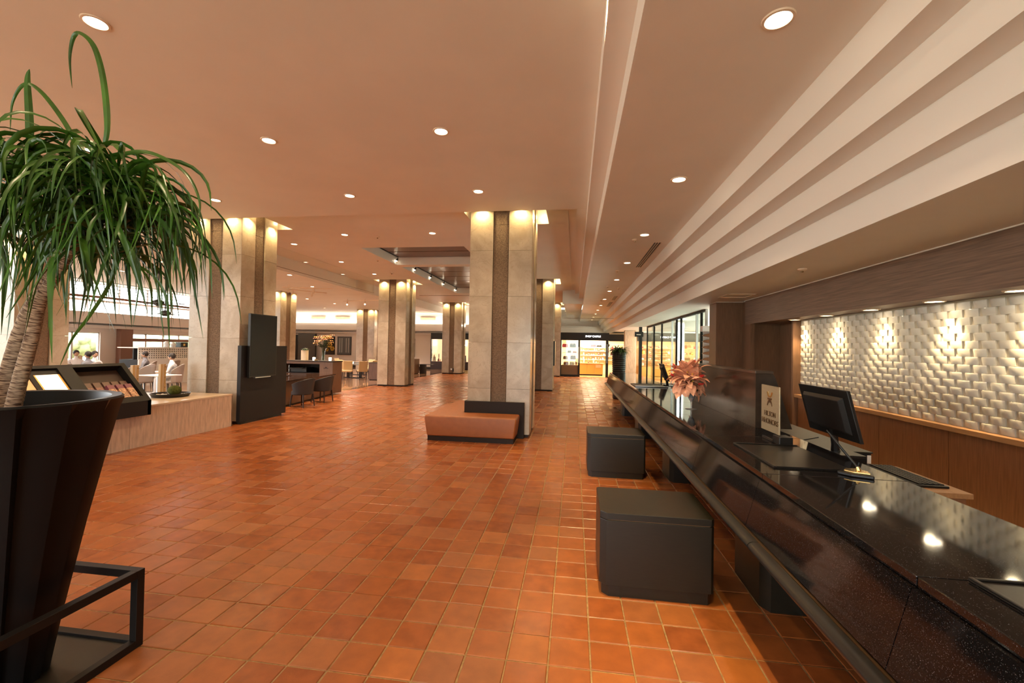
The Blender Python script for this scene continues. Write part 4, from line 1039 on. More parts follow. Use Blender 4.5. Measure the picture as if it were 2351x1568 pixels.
# things on the raised unit
t = thing('flower_vase',(-9.02,14.75,1.19),'tall clear vase of orange lilies on the concierge desk','flowers')
vx,vy,vz = -9.02,14.75,1.19
obj('vase', MB().lathe([(.07,.001),(.075,.02),(.055,.12),(.06,.3),(.10,.46)],(vx,vy,vz),20,cap=False), 'glass_green', t, smooth=True)
for k in range(16):
    a = rnd.uniform(0,2*PI); sp_ = rnd.uniform(.05,.42); top = Vector((vx+math.cos(a)*sp_,vy+math.sin(a)*sp_,vz+rnd.uniform(.62,.95)))
    obj('stem', MB().tube([(vx+rnd.uniform(-.03,.03),vy,vz+.02),(vx+math.cos(a)*.05,vy+math.sin(a)*.05,vz+.45),top],.006,5), 'leaf2', t)
    for q in range(3):
        c_ = top+Vector((rnd.uniform(-.08,.08),rnd.uniform(-.08,.08),rnd.uniform(-.06,.05)))
        fm_ = MB()
        for w__ in range(6):
            p = petal(.11,.024,.9,n=4); d0 = Vector((math.cos(w__*PI/3),math.sin(w__*PI/3),.35)).normalized()
            R = Matrix.Translation(c_) @ d0.to_track_quat('X','Z').to_matrix().to_4x4(); fm_.add(place(p,R), p.f)
        obj('lily', fm_, 'flower' if q else 'flower_y', t)
    fm_ = MB()
    for w__ in range(5):
        p = petal(.16,.02,.7,n=4); d0 = Vector((math.cos(a+w__*1.2),math.sin(a+w__*1.2),.2)).normalized()
        R = Matrix.Translation(Vector((vx,vy,vz+.45)).lerp(top,rnd.uniform(.1,.7))) @ d0.to_track_quat('X','Z').to_matrix().to_4x4(); fm_.add(place(p,R), p.f)
    obj('leaves', fm_, 'leaf2', t)
t = thing('planter_box',(-9.75,14.75,1.19),'tall cream planter with a small green plant on the concierge desk','potted plant')
obj('pot', MB().prism([(-9.84,14.66),(-9.66,14.66),(-9.66,14.84),(-9.84,14.84)],'z',1.191,1.56), simple('cream_pot',(.75,.6,.4),.5), t)
fm_ = MB()
for k in range(60):
    a = rnd.uniform(0,2*PI); p = petal(rnd.uniform(.12,.22),.010,.9,n=4); d0 = Vector((math.cos(a),math.sin(a),rnd.uniform(.1,1.2))).normalized()
    R = Matrix.Translation(Vector((-9.75+rnd.uniform(-.07,.07),14.75+rnd.uniform(-.07,.07),1.55))) @ d0.to_track_quat('X','Z').to_matrix().to_4x4(); fm_.add(place(p,R), p.f)
obj('foliage', fm_, 'leaf2', t)
candle = local('candle_lamp',(-9.35,14.7,1.19),'glowing white candle lamp left of the lily vase','lamp','candle lamps on the concierge desk')
obj('glass_cup', MB().lathe([(.045,.001),(.05,.12),(.001,.125)],n=14), simple('glowing_cup',(1,.9,.75),.4,emit=(1,.85,.6),estr=2.5), candle); obj('saucer', MB().lathe([(.07,.0),(.075,.006),(.001,.007)],n=14), 'dark_leg', candle)
dup(candle,(-8.72,14.7,1.19),0,'glowing candle lamp right of the lily vase')
t = thing('basket',(-9.2,14.6,1.19),'small woven basket on the concierge desk','basket'); obj('bowl', MB().lathe([(.05,.001),(.08,.05),(.075,.05),(.045,.01)],(-9.2,14.6,1.19),14), 'cream', t)

# ================================================================== RESTAURANT FURNITURE
def dining_chair():
    t = local('dining_chair',(0,0,0),'','chair','cream dining chairs in the restaurant')
    obj('seat', MB().box(-.23,.23,-.23,.23,.40,.48), 'cream', t, bevel=.02)
    obj('backrest', MB().prism([(.17,.46),(.235,.46),(.30,.95),(.25,.95)],'y',-.22,.22), 'cream', t, bevel=.02)
    for sx,sy in ((1,1),(1,-1),(-1,1),(-1,-1)): obj('leg', MB().tube([(sx*.19,sy*.19,.41),(sx*.205,sy*.2,0)],[.022,.015],6), 'dark_leg', t)
    return t
dc = dining_chair(); chs = [(-11.45,20.9,1.9,'nearest on the left of the dining table'),(-12.0,21.42,2.6,'left side of the dining table'),(-10.95,22.6,-.3,'right end of the dining table'),(-10.9,21.42,-.9,'nearest on the right of the dining table'),
   (-12.6,22.6,3.0,'far left end of the dining table'),(-11.6,23.6,1.4,'behind the dining table'),(-10.6,23.9,.5,'far right, behind the dining table'),(-13.85,24.5,3.1,'far chair at the second table'),(-12.1,25.2,.4,'farthest chair of the second table'),(-10.3,22.8,0,'beside the small dark cabinet')]
for k,(x,y,rz,lb) in enumerate(chs):
    lb = 'cream dining chair, '+lb
    if k==0: dc.location = (x,y,0); dc.rotation_euler = (0,0,rz); dc['label'] = lb
    else: dup(dc,(x,y,0),rz,lb)
for k,(x,y,lb) in enumerate(((-11.6,22.2,'dark dining table among the cream chairs'),(-12.6,24.4,'second dark dining table farther back'))):
    t = thing('dining_table',(x,y,0),lb,'table','restaurant tables')
    obj('table_top', MB().box(x-.75,x+.45,y-.4,y+.4,.72,.75), 'dark_leg', t, bevel=.004); obj('runner', MB().box(x-.7,x+.4,y-.15,y+.15,.7505,.753), 'white', t)
    for xx in (x-.5,x+.2): obj('leg', MB().box(xx-.06,xx+.06,y-.06,y+.06,.03,.72), 'dark_leg', t)
    obj('foot', MB().box(x-.65,x+.35,y-.25,y+.25,0,.03), 'dark_leg', t)
    if k==0:
        c = dup(candle,(x-.25,y,.753),0,'candle lamp glowing on the dining table','candle lamps on the dining tables')
t = thing('low_cabinet',(-9.95,21.4,0),'low dark cabinet between the restaurant and the middle column','cabinet')
obj('body', MB().box(-10.4,-9.55,21.1,21.6,.03,.88), 'veneer', t); obj('top', MB().box(-10.42,-9.53,21.08,21.62,.88,.9), 'plinth', t); obj('foot', MB().box(-10.35,-9.6,21.15,21.55,0,.03), 'plinth', t)
t = thing('low_cabinet',(-10.0,26.9,0),'dark cabinet standing just right of the middle column','cabinet')
obj('body', MB().box(-10.45,-9.95,26.5,27.3,.03,.95), 'veneer', t); obj('foot', MB().box(-10.4,-10,26.55,27.25,0,.03), 'plinth', t)
t = thing('wheeled_table',(-9.55,27.2,0),'small low dark side table with a thin top beside the dark cabinet','table')
obj('table_top', MB().box(-9.9,-9.0,27.0,27.5,.58,.61), 'dark_leg', t); obj('leg', MB().box(-9.85,-9.5,27.1,27.4,0,.58), 'dark_leg', t)
# track lights in the restaurant
for k,(x0,y0,x1,y1) in enumerate(((-11.9,16.4,-9.97,16.9),(-12.1,17.0,-11.1,18.3),(-12.2,21.7,-10.0,21.3))):
    t = thing('track_light',((x0+x1)/2,(y0+y1)/2,ZR-.1),['ceiling track rail nearest the hanging glass','short slanting ceiling track rail left of the first','ceiling track rail with two bright spots near the middle column'][k],'track light','track lights in the restaurant')
    dx,dy = x1-x0,y1-y0
    obj('rail', MB().tube([(x0,y0,ZR-.10),(x1,y1,ZR-.10)],.018,6), 'trim', t)
    for s_ in (.12,.62): 
        px_,py_ = x0+dx*s_,y0+dy*s_
        obj('stem', MB().tube([(px_,py_,ZR),(px_,py_,ZR-.1)],.012,6), 'trim', t)
        hd = obj('head', MB().tube([(px_,py_,ZR-.13),(px_+.02,py_-.06,ZR-.28)],[.03,.045],10), 'trim', t)
        obj('lamp', MB().sphere((px_+.022,py_-.068,ZR-.295),.036,n=8,m=6), 'lamp' if k==2 else 'trim', hd)
# far white wall with cove, vents, pictures
bw = struct('wall_far', MB().box(-26,-5.6,32.72,32.9,.0,5.2), 'white_wall')
struct('trim_10', MB().box(-26,-5.6,32.30,32.72,3.26,3.32).box(-26,-5.6,32.30,32.34,2.95,3.26).box(-26,-5.6,32.5,32.72,2.70,2.78), 'white_wall')
struct('baseboard_far', MB().box(-26,-5.6,32.66,32.72,0,.16), 'black')
area((-15,32.50,3.40),.10,430,(1,.83,.62),(0,-.35,1),None).data.size = .1
l_ = bpy.data.objects['strip_light']; l_.data.shape = 'RECTANGLE'; l_.data.size = 19.6; l_.location.x = -16; l_.data.size_y = .12
for k,x in enumerate((-20.5,-18.4,-11.3,-15.6)):
    t = thing('wall_vent',(x,32.7,3.9),['pale slotted vent high on the far wall, leftmost','pale slotted vent high on the far wall, second from the left','pale slotted vent high on the far wall right of the middle column','pale slotted vent hidden behind the restaurant column'][k],'air vent','vents on the far wall')
    obj('frame', MB().box(x-.62,x+.62,32.68,32.72,3.77,4.01), 'trim', t)
    for q in range(12): obj('fin', MB().box(x-.56+q*.1,x-.52+q*.1,32.665,32.68,3.80,3.98), 'cream', t)
def picture(x0,x1,z0,z1,label,pm_,extra=None):
    t = thing('picture',((x0+x1)/2,32.69,z0),label,'picture','pictures on the far wall')
    obj('frame', MB().box(x0-.04,x1+.04,32.66,32.72,z0-.04,z1+.04), 'black', t); c = obj('print', MB().box(x0,x1,32.65,32.66,z0,z1), pm_, t)
    if extra: extra(c)
def bloom(c):
    m = MB()
    for (x,z,r) in ((-19.45,1.75,.25),(-19.2,1.45,.2),(-19.65,1.35,.15)):
        for k in range(6): a = k*PI/3; m.lathe([(.001,0),(r*.45,0)],(0,0,0),8,cap=False); m.v[-16:] = [(x+math.cos(a)*r*.5+px__, 32.645, z+math.sin(a)*r*.5+pz__) for (px__,pz__,_) in m.v[-16:]]
    obj('bloom', m, 'flower_y', c)
picture(-19.95,-19.05,1.0,2.38,'dark picture of glowing blossoms behind the lily vase',simple('dark_print',(.03,.018,.014),.4),bloom)
def bars(c):
    m = MB()
    for x in (-18.6,-18.42,-18.05,-17.85): m.box(x,x+.07,32.642,32.65,1.15,2.3)
    obj('streak', m, simple('pale_streak',(.35,.36,.36),.4), c)
picture(-18.75,-17.65,1.0,2.38,'tall grey picture on the far wall left of the restaurant column',simple('grey_print',(.10,.105,.11),.35),bars)
picture(-12.65,-12.35,.95,2.3,'narrow dark picture just right of the middle column',simple('dark_print2',(.02,.02,.018),.4))
t = thing('folding_screen',(-21.6,32.3,0),'tall dark grey panel by the far wall behind the planter','panel')
obj('panel', MB().box(-21.9,-20.4,32.2,32.27,0,2.6), simple('grey_panel',(.09,.085,.08),.5), t); obj('edge', MB().box(-20.4,-20.34,32.19,32.28,0,2.62), 'black', t); obj('side', MB().box(-22.6,-22.0,32.3,32.36,0,2.5), 'black', t)
# lit shop windows in the far wall
def shop_window(x0,x1,label,seed):
    R_ = random.Random(seed)
    t = thing('shop_window',((x0+x1)/2,32.6,0),label,'shop window','lit windows in the far wall')
    obj('header', MB().box(x0,x1,32.45,32.7,2.33,2.80), 'black', t); obj('base', MB().box(x0,x1,32.45,32.7,0,.62), simple('dark_base_%d'%seed,(.04,.02,.018),.4), t)
    for x in (x0,x1-.06): obj('frame', MB().box(x,x+.06,32.45,32.7,.62,2.33), 'black', t)
    obj('lit_back', MB().box(x0+.06,x1-.06,32.68,32.70,.62,2.33), simple('lit_orange_%d'%seed,(.8,.4,.2),.5,emit=(1,.62,.34),estr=.9), t)
    obj('glass_pane', MB().box(x0+.06,x1-.06,32.455,32.46,.62,2.33), 'glass', t)
    obj('lantern', MB().box(x0+.16,x0+.36,32.55,32.65,1.85,2.25), 'lamp_soft', t)
    for q in range(7):
        x = R_.uniform(x0+.12,x1-.25); w__ = R_.uniform(.06,.16); h_ = R_.uniform(.15,.6)
        obj('item', MB().prism([(x,.63),(x+w__,.63),(x+w__*.8,.63+h_),(x+w__*.3,.63+h_)],'y',32.5+q*.02,32.53+q*.02), col_mat('item_%d'%(q%4),[(.75,.66,.5),(.05,.04,.06),(.45,.12,.08),(.8,.75,.7)][q%4]), t)
shop_window(-10.95,-9.95,'lit shop window with a lantern, left of the distant column',1)
shop_window(-8.5,-7.0,'lit shop window right of the distant column',2)
area((-8.6,32.6,2.3),.3,14,(1,.72,.42),(0,0,-1))

# ================================================================== GIFT SHOP AT THE END OF THE AISLE
sy = 28.3
t = thing('gift_shop_facade',(1.2,sy,0),'black framed gift shop front with a white illuminated name','shop front')
obj('header', MB().box(-.855,2.2,sy-.06,sy+.28,2.33,2.82), 'black', t); obj('header', MB().box(2.2,3.4,sy+.02,sy+.28,2.30,2.74), 'black', t)
for x0,x1 in ((-.855,-.80),(.27,.38),(2.0,2.16)): obj('post', MB().box(x0,x1,sy-.05,sy+.1,0,2.33), 'black', t)
obj('sill', MB().box(-.8,.27,sy-.04,sy+.08,0,.12), 'black', t)
obj('dado', MB().box(-.8,.27,sy+.03,sy+.06,.12,.72), simple('taupe_dado',(.22,.14,.08),.5), t)
obj('glass_pane', MB().box(-.8,.27,sy,sy+.008,.72,2.33), 'glass', t)
obj('pull_handle', MB().box(.30,.33,sy-.09,sy-.06,.9,1.9), 'steel', t); obj('pull_handle', MB().box(2.06,2.09,sy-.09,sy-.06,.9,2.1), 'steel', t)
def mesh_text(name, s, loc, size, rot, mat, parent, ext=.0015):
    c = bpy.data.curves.new(name,'FONT'); c.body = s; c.size = size; c.extrude = ext; c.align_x = 'CENTER'
    o0 = bpy.data.objects.new(name+'_src', c); me = bpy.data.meshes.new_from_object(o0)
    bpy.data.objects.remove(o0); bpy.data.curves.remove(c); me.materials.clear(); me.materials.append(M[mat] if isinstance(mat,str) else mat)
    o = bpy.data.objects.new(name, me); COL.objects.link(o); o.parent = parent; off = wloc(parent)
    o.location = (loc[0]-off.x,loc[1]-off.y,loc[2]-off.z); o.rotation_euler = rot; return o
M['sign_light'] = simple('sign_light',(1,1,1),.5,emit=(.95,.97,1),estr=4)
mesh_text('lettering','SHOP CASTLE',(1.19,sy-.075,2.54),.155,(PI/2,0,0),'sign_light',t,.01)
for s_,x in (('lettering',0),): pass
# interior
struct('wall_shop', MB().box(-.9,3.6,31.6,31.7,0,2.7).box(-.855,-.83,sy+.57,31.7,0,2.8).box(3.6,3.65,sy+.1,31.7,0,2.8).box(-.95,3.65,sy+.3,31.7,2.75,2.82), simple('shop_wall',(.82,.70,.50),.5))
struct('floor_shop', MB().box(-.9,3.6,sy+.05,31.6,-.003,.004), simple('shop_floor',(.55,.33,.15),.3))
for (x,y,p) in ((-.3,29.0,90),(1.2,29.6,120),(1.2,30.8,120),(2.9,29.2,80)): area((x,y,2.70),1.0,p,(1,.80,.52),(0,0,-1),.6)
t = thing('shop_counter',(1.1,29.9,0),'light wood sales counter inside the gift shop','counter')
obj('top', MB().box(.35,1.98,29.6,30.2,.80,.84), 'pale_wood', t); obj('base', MB().box(.38,1.9,29.65,30.15,0,.10), 'black', t)
for a,b in ((.38,.88),(.89,1.38),(1.39,1.92)): obj('door', MB().box(a,b,29.62,30.15,.10,.80), simple('golden_wood',(.55,.28,.06),.4), t)
obj('notice', MB().box(1.45,1.8,29.612,29.62,.55,.75), 'flower', t)
def shop_shelf(x0,x1,y,z,label,items,seed,names=None):
    R_ = random.Random(seed)
    t = thing('shop_shelf',((x0+x1)/2,y,z),label,'shelf','shelves in the gift shop')
    obj('board', MB().box(x0,x1,y-.17,y+.17,z-.02,z), 'white', t)
    obj('bracket', MB().box(x0,x0+.02,y+.1,y+.17,z-.08,z-.02), 'steel', t)
cols_ = [(.55,.05,.08),(.012,.012,.012),(.35,.22,.10),(.75,.68,.55),(.10,.03,.03),(.62,.50,.12),(.25,.10,.05),(.80,.78,.74)]
def handbag(x,y,z,w,h,ci,label):
    t = thing('handbag',(x,y,z),label,'handbag','handbags in the gift shop')
    m = col_mat('bag_%d'%ci, cols_[ci], .4)
    obj('body', MB().prism([(x-w/2*.9,z+.001),(x+w/2*.9,z+.001),(x+w/2,z+h*.3),(x+w/2*.85,z+h),(x-w/2*.85,z+h),(x-w/2,z+h*.3)],'y',y-.06,y+.06), m, t, bevel=.01)
    pts = [(x-w*.22,y-.03,z+h*.95)]+[(x+w*.22*math.cos(a),y-.03,z+h+h*.55*math.sin(a)) for a in (PI*.85,PI*.7,PI*.5,PI*.3,PI*.15)]+[(x+w*.22,y-.03,z+h*.95)]
    obj('handle', MB().tube(pts,.010,5), m, t); obj('clasp', MB().box(x-.02,x+.02,y-.07,y-.06,z+h*.6,z+h*.75), 'brass', t)
for z in (1.10,1.52,1.88): shop_shelf(-.78,.25,sy+.45,z,'glass shelf behind the left shop window, %s'%{1.10:'lowest',1.52:'middle',1.88:'top'}[z],0,int(z*10))
t = thing('window_plinth',(-.27,sy+.4,0),'pale display plinth inside the left shop window','plinth'); obj('top', MB().box(-.78,.25,sy+.15,sy+.9,.70,.74), 'pale_wood', t); obj('body', MB().box(-.76,.23,sy+.17,sy+.88,0,.70), 'white', t)
bags = [(-.58,sy+.45,1.88,.38,.22,0,'crimson handbag on the top shelf of the left shop window'),(-.08,sy+.45,1.88,.42,.24,1,'black handbag on the top shelf of the left shop window'),
 (-.05,sy+.38,1.10,.36,.24,4,'dark red handbag in the left shop window'),(-.55,sy+.40,1.10,.30,.20,6,'brown handbag at the left of the left shop window'),
 (-.5,sy+.35,.741,.34,.19,6,'brown bag low in the left shop window, left'),(-.12,sy+.35,.741,.33,.18,5,'ochre bag low in the left shop window, centre'),(.15,sy+.6,.741,.18,.19,2,'tan bag low in the left shop window, right'),
 (-.3,sy+.45,1.52,.24,.14,1,'small black bag on the middle window shelf'),(0.05,sy+.45,1.52,.26,.10,0,'small red purse on the middle window shelf')]
for b in bags: handbag(*b)
for z in (1.05,1.35,1.65,1.93): shop_shelf(.45,2.9,31.35,z,'long white shelf on the back wall of the gift shop, %s'%{1.05:'lowest',1.35:'second',1.65:'third',1.93:'top'}[z],0,int(z*100))
for k,(x,z,w__,h_,ci) in enumerate(((1.35,1.93,.40,.16,0),(1.75,1.93,.36,.13,1),(2.35,1.93,.30,.20,1),(.62,1.93,.24,.2,3),(2.62,1.35,.3,.15,4))):
    handbag(x,31.35,z,w__,h_,ci,['crimson bag on the top back shelf of the shop','flat black bag on the top back shelf of the shop','black handbag at the right of the top back shelf','pale bag at the left of the top back shelf','dark red bag on the back shelf at the right'][k])
R_ = random.Random(9); gi = None
places = []
for z in (.84,1.05,1.35,1.65):
    x = .5
    while x < (1.8 if z==.84 else 2.5):
        places.append((x,(29.9 if z==.84 else 31.3),z)); x += R_.uniform(.13,.22)
for k,(x,y,z) in enumerate(places):
    r_,h_ = R_.uniform(.03,.055),R_.uniform(.06,.18); ci = [3,7,5,0,2,7,3,6][k%8]
    row_ = {.84:'sales counter',1.05:'lowest back shelf',1.35:'second back shelf',1.65:'third back shelf'}[z]; nth = sum(1 for q in places[:k] if q[2]==z); cn = ['cream','white','ochre','crimson','tan','ivory','cream','brown'][k%8]
    t = thing('boxed_gift' if k%2 else 'jar',(x,y,z),'small %s %s on the shop %s, %s from the left'%(cn,'boxed gift' if k%2 else 'lidded jar',row_,ORD[nth]),'goods','small goods on the gift shop shelves')
    m_ = col_mat('goods_%d'%ci,cols_[ci],.4)
    if k%2: obj('box', MB().box(x-r_,x+r_,y-r_,y+r_,z+.001,z+h_), m_, t, bevel=.004); obj('lid', MB().box(x-r_-.004,x+r_+.004,y-r_-.004,y+r_+.004,z+h_*.75,z+h_+.002), 'white', t)
    else: obj('body', MB().lathe([(r_,.001),(r_*1.05,h_*.6),(r_*.6,h_*.8),(r_*.6,h_)],(x,y,z),10), m_, t, smooth=True); obj('lid', MB().lathe([(r_*.65,h_),(r_*.65,h_+.02)],(x,y,z),10), 'brass', t)
for k in range(6):
    x = 2.35+.18*k; t = thing('hanging_garment',(x,29.6,.9),'hanging garment right of the gift shop doorway, %s from the left'%ORD[k],'clothing','garments on the gift shop rail'); h_ = R_.uniform(.5,.9)
    obj('cloth', MB().prism([(x-.05,2.0-h_),(x+.05,2.0-h_),(x+.02,2.0),(x-.02,2.0)],'y',29.45,29.75), col_mat('cloth_%d'%k,[(.8,.7,.6),(.5,.06,.08),(.02,.02,.02),(.75,.75,.7),(.6,.4,.1),(.85,.8,.75)][k],.8), t); obj('hook', MB().tube([(x,29.6,2.0),(x,29.6,2.108)],.006,5), 'steel', t)
t = thing('garment_rail',(2.8,29.6,0),'steel garment rail in the gift shop','rail'); obj('bar', MB().tube([(2.2,29.6,2.125),(3.5,29.6,2.125)],.012,6), 'steel', t); obj('post', MB().tube([(2.2,29.6,0),(2.2,29.6,2.12)],.012,6), 'steel', t); obj('post', MB().tube([(3.5,29.6,0),(3.5,29.6,2.12)],.012,6), 'steel', t)
# two black screens hung on the columns near the shop
t = thing('wall_screen',(-.78,22.5,1.6),'black flat screen fixed to the side of the aisle column','screen'); obj('housing', MB().box(-.86,-.80,18.5,19.3,1.05,2.1), 'black_plastic', t, bevel=.01)
obj('glass_face', MB().box(-.80,-.797,18.53,19.27,1.08,2.07), 'screen', t)
# tall ribbed pot with fern
t = thing('potted_fern',(1.62,16.2,0),'tall black ribbed pot with a bushy fern beyond the counter end','potted plant')
prof = []
for k in range(46): z = .02+k*.037; prof.append((.205+.035*k/46+(.014 if k%2 else 0), z))
obj('pot', MB().lathe([(.18,0)]+prof+[(.19,1.72)],(1.62,16.2,0),24), 'black_plastic', t, smooth=False)
for k in range(200):
    a = rnd.uniform(0,2*PI); p = petal(rnd.uniform(.28,.58),.016,rnd.uniform(.6,1.3),n=6); d0 = Vector((math.cos(a),math.sin(a),rnd.uniform(.1,1.1))).normalized()
    R = Matrix.Translation(Vector((1.62+rnd.uniform(-.1,.1),16.2+rnd.uniform(-.1,.1),1.70))) @ d0.to_track_quat('X','Z').to_matrix().to_4x4(); p.v = place(p,R); obj('frond', p, 'leaf2', t)
# marble pillar, black post with small sign, glass partition
t = thing('marble_pillar',(3.35,26.5,0),'pale travertine pillar beside the gift shop, beyond the counter','column'); obj('shaft', MB().box(2.95,3.55,26.2,26.8,.08,2.9), 'travertine', t); obj('base', MB().box(2.93,3.57,26.18,26.82,0,.08), 'trav_top', t)
t = thing('sign_post',(3.2,21.9,0),'black post with a small black sign near the glass partition','sign'); obj('post', MB().box(3.12,3.26,21.8,21.94,0,2.9), 'black', t); sb = obj('sign_board', MB().box(2.9,3.3,21.72,21.78,2.42,2.66), 'black', t)
obj('lettering_strip', MB().box(2.98,3.18,21.71,21.72,2.50,2.54), 'paper', sb)
t = thing('glass_partition',(3.45,17,0),'clear glass partition with steel posts running behind the far counter','glass wall')
gy = [12.3,12.75,13.2,15.07,15.7,16.4,18.26,20.0,21.8]
for a,b in zip(gy,gy[1:]): obj('glass_pane', MB().box(3.495,3.505,a+.03,b-.03,.05,2.85), 'glass_green', t)
for k,y in enumerate(gy): obj('post', MB().box(3.47,3.53,y-.03,y+.03,0,2.905), 'steel' if k in (0,2,5) else 'char_frame', t)
obj('top_rail', MB().box(3.465,3.535,12.3,21.8,2.85,2.905), 'char_frame', t); obj('bottom_rail', MB().box(3.465,3.535,12.3,21.8,0,.05), 'char_frame', t)
t = thing('lit_pillar',(3.9,16.0,0),'narrow white lit pillar behind the glass partition','pillar'); obj('shaft', MB().box(3.75,4.05,16.9,17.2,.0,2.85), 'white_wall', t); obj('light_strip', MB().box(3.74,3.98,16.86,16.895,.1,2.8), simple('cool_strip',(1,1,1),.5,emit=(.95,.95,1),estr=9), t)  # emissive face stands in for daylight on the white pillar
# wavy wooden slats
t = thing('wavy_slats',(3.6,12.4,1.7),'stack of wavy brown wooden slats under a pale beam, beside the wood pier','wall sculpture')
for k in range(6):
    z = 2.20-k*.155; m = MB(); n = 12; v = []
    prof = [(3.30,z-.01),(3.36,z+.030),(3.46,z+.048),(3.9,z+.05),(3.9,z-.045),(3.46,z-.045),(3.36,z-.030)]
    m.prism(prof,'y',11.9,12.0); obj('slat', m, 'veneer_red', t, bevel=.008)
obj('beam', MB().box(3.28,3.95,11.85,12.05,2.30,2.44), 'white_wall', t); obj('back', MB().box(3.35,3.95,12.03,12.06,1.2,2.3), 'white_wall', t); obj('upright', MB().box(3.9,3.95,11.85,12.05,0,2.44), 'white_wall', t)
struct('wall_pocket', MB().box(3.33,3.95,11.3,11.4,2.38,2.905), simple('sage_panel',(.16,.15,.11),.5))
# shelves added behind the glass in place of the gift shop's reflection
t = thing('wall_shelving',(6.0,22,0),'warm lit shelving with goods seen through the glass partition','shelving'); obj('back', MB().box(3.7,8.8,27.0,27.1,0,2.8), simple('warm_wall',(.7,.5,.28),.5), t)
for z in (.85,1.2,1.55,1.9): obj('board', MB().box(3.8,8.6,26.6,27.0,z-.02,z), 'pale_wood', t)
obj('cupboard', MB().box(3.8,8.6,26.55,27.0,0,.80), simple('golden_wood2',(.5,.27,.07),.4), t)
obj('fascia', MB().box(3.7,8.8,26.5,26.6,2.3,2.8), 'black', t)
for k in range(36):
    z = (.85,1.2,1.55,1.9)[k%4]; x = 3.95+(k//4)*.48+R_.uniform(0,.2); r_,h_ = R_.uniform(.05,.11),R_.uniform(.08,.24)
    t = thing('ornament',(x,26.8,z),'small round ornament on the %s board behind the glass partition, %s from the left'%(['lowest','second','third','top'][k%4],ORD[k//4]),'goods','ornaments behind the glass partition')
    obj('body', MB().lathe([(r_*.6,.001),(r_,h_*.4),(r_*.8,h_*.8),(r_*.3,h_)],(x,26.8,z),8), col_mat('goods_%d'%[3,7,5,0,2,7,3,6][k%8],cols_[[3,7,5,0,2,7,3,6][k%8]],.4), t, smooth=True)
area((6,25.8,2.75),3.5,260,(1,.78,.5),(0,.2,-1),.8)  # added light for the shelving that mimics the reflection
area((6,16,2.85),2,34,(1,.86,.72),(0,0,-1),5)  # added area light without a fitting, brightens the space behind the glass

# ================================================================== CAFE BY THE WINDOWS
def seg_wall(mb, y0,y1,z0,z1,x=-20.2,x2=-20.0): mb.box(x,x2,y0,y1,z0,z1)
m = MB()
seg_wall(m,9,21,0,.90); seg_wall(m,9,21,2.12,2.5); seg_wall(m,15.95,16.6,.90,2.12); seg_wall(m,9,12.9,.9,2.12); seg_wall(m,20.6,21,.9,4.3)
seg_wall(m,9,21,3.42,3.50)
m.prism([(-20.2,21),(-20,21),(-26,27),(-26,32.9),(-26.2,32.9),(-26.2,27)],'z',0,4.3)
struct('wall_window', m, 'white_wall')
struct('trim_11', MB().box(-20.0,-19.5,9,21,2.50,2.94).box(-20.0,-19.7,9,21,2.30,2.42), 'white_wall')
struct('trim_12', MB().box(-20.0,-19.9,17.13,20.6,1.76,1.90).box(-20.0,-19.75,16.6,17.13,0,2.3), simple('brown_pier',(.26,.14,.10),.6))
for k,(a,b) in enumerate(((12.9,15.95),(17.13,20.6))):
    w0 = struct('window_%d'%(k+1), MB().box(-20.14,-20.06,a,b,.90,.94).box(-20.14,-20.06,a,b,2.08,2.12), 'white')
    n = 3 if k==0 else 4
    for q in range(n+1): y = a+(b-a)*q/n; obj('mullion', MB().box(-20.14,-20.06,y-.035,y+.035,.9,2.12), 'white', w0)
    for q in range(n): obj('pane', MB().box(-20.105,-20.10,a+(b-a)*q/n+.04,a+(b-a)*(q+1)/n-.04,.94,2.08), 'glass', w0)
w0 = struct('window_3', MB().box(-20.14,-20.06,9,20.6,2.94,2.98), 'white')
for q in range(10): y = 9+1.29*q; obj('mullion', MB().box(-20.14,-20.06,y-.03,y+.03,2.5,4.3), 'white', w0)
for z in (3.62,3.76,3.9,4.04,4.16): obj('wire', MB().tube([(-19.0,10,z),(-19.0,20.6,z+.02)],.012,5), 'black', w0)
obj('beam', MB().tube([(-18.6,10,3.40),(-18.6,15,3.50),(-18.6,20.6,3.42)],.05,6), 'veneer_red', w0)
# trees outside, their green paled to stand in for strong sunlight
M['tree_out'] = simple('garden_green',(.38,.50,.30),.9,noise=.4,nscale=3)
for k,(y,z,r_) in enumerate(((14.0,.9,.8),(16.7,1.2,.9),(19.4,1.5,1),(22.1,1.2,.9),(24.8,1.6,1),(27.5,1.4,1))):
    t = thing('garden_tree',(-29.5,y+3,-.1),'garden tree outside the cafe windows, %s from the left'%ORD[k],'tree','trees outside the cafe windows')
    cm = MB()
    for q in range(14): cm.sphere((-29.5+rnd.uniform(-.7,.7),y+3+rnd.uniform(-.85,.85)*r_,z+rnd.uniform(-.5,.6)),rnd.uniform(.4,.7),n=8,m=6)
    obj('crown', cm, 'tree_out', t, smooth=True); obj('trunk', MB().cyl(-29.5,y+3,-.1,z,.12,8), 'bark' if False else 'veneer', t)
struct('ground_outside', MB().box(-60,-20.2,-10,50,-.2,-.1), simple('lawn',(.5,.55,.4),.9))  # lawn colour paled for the bright sun outdoors
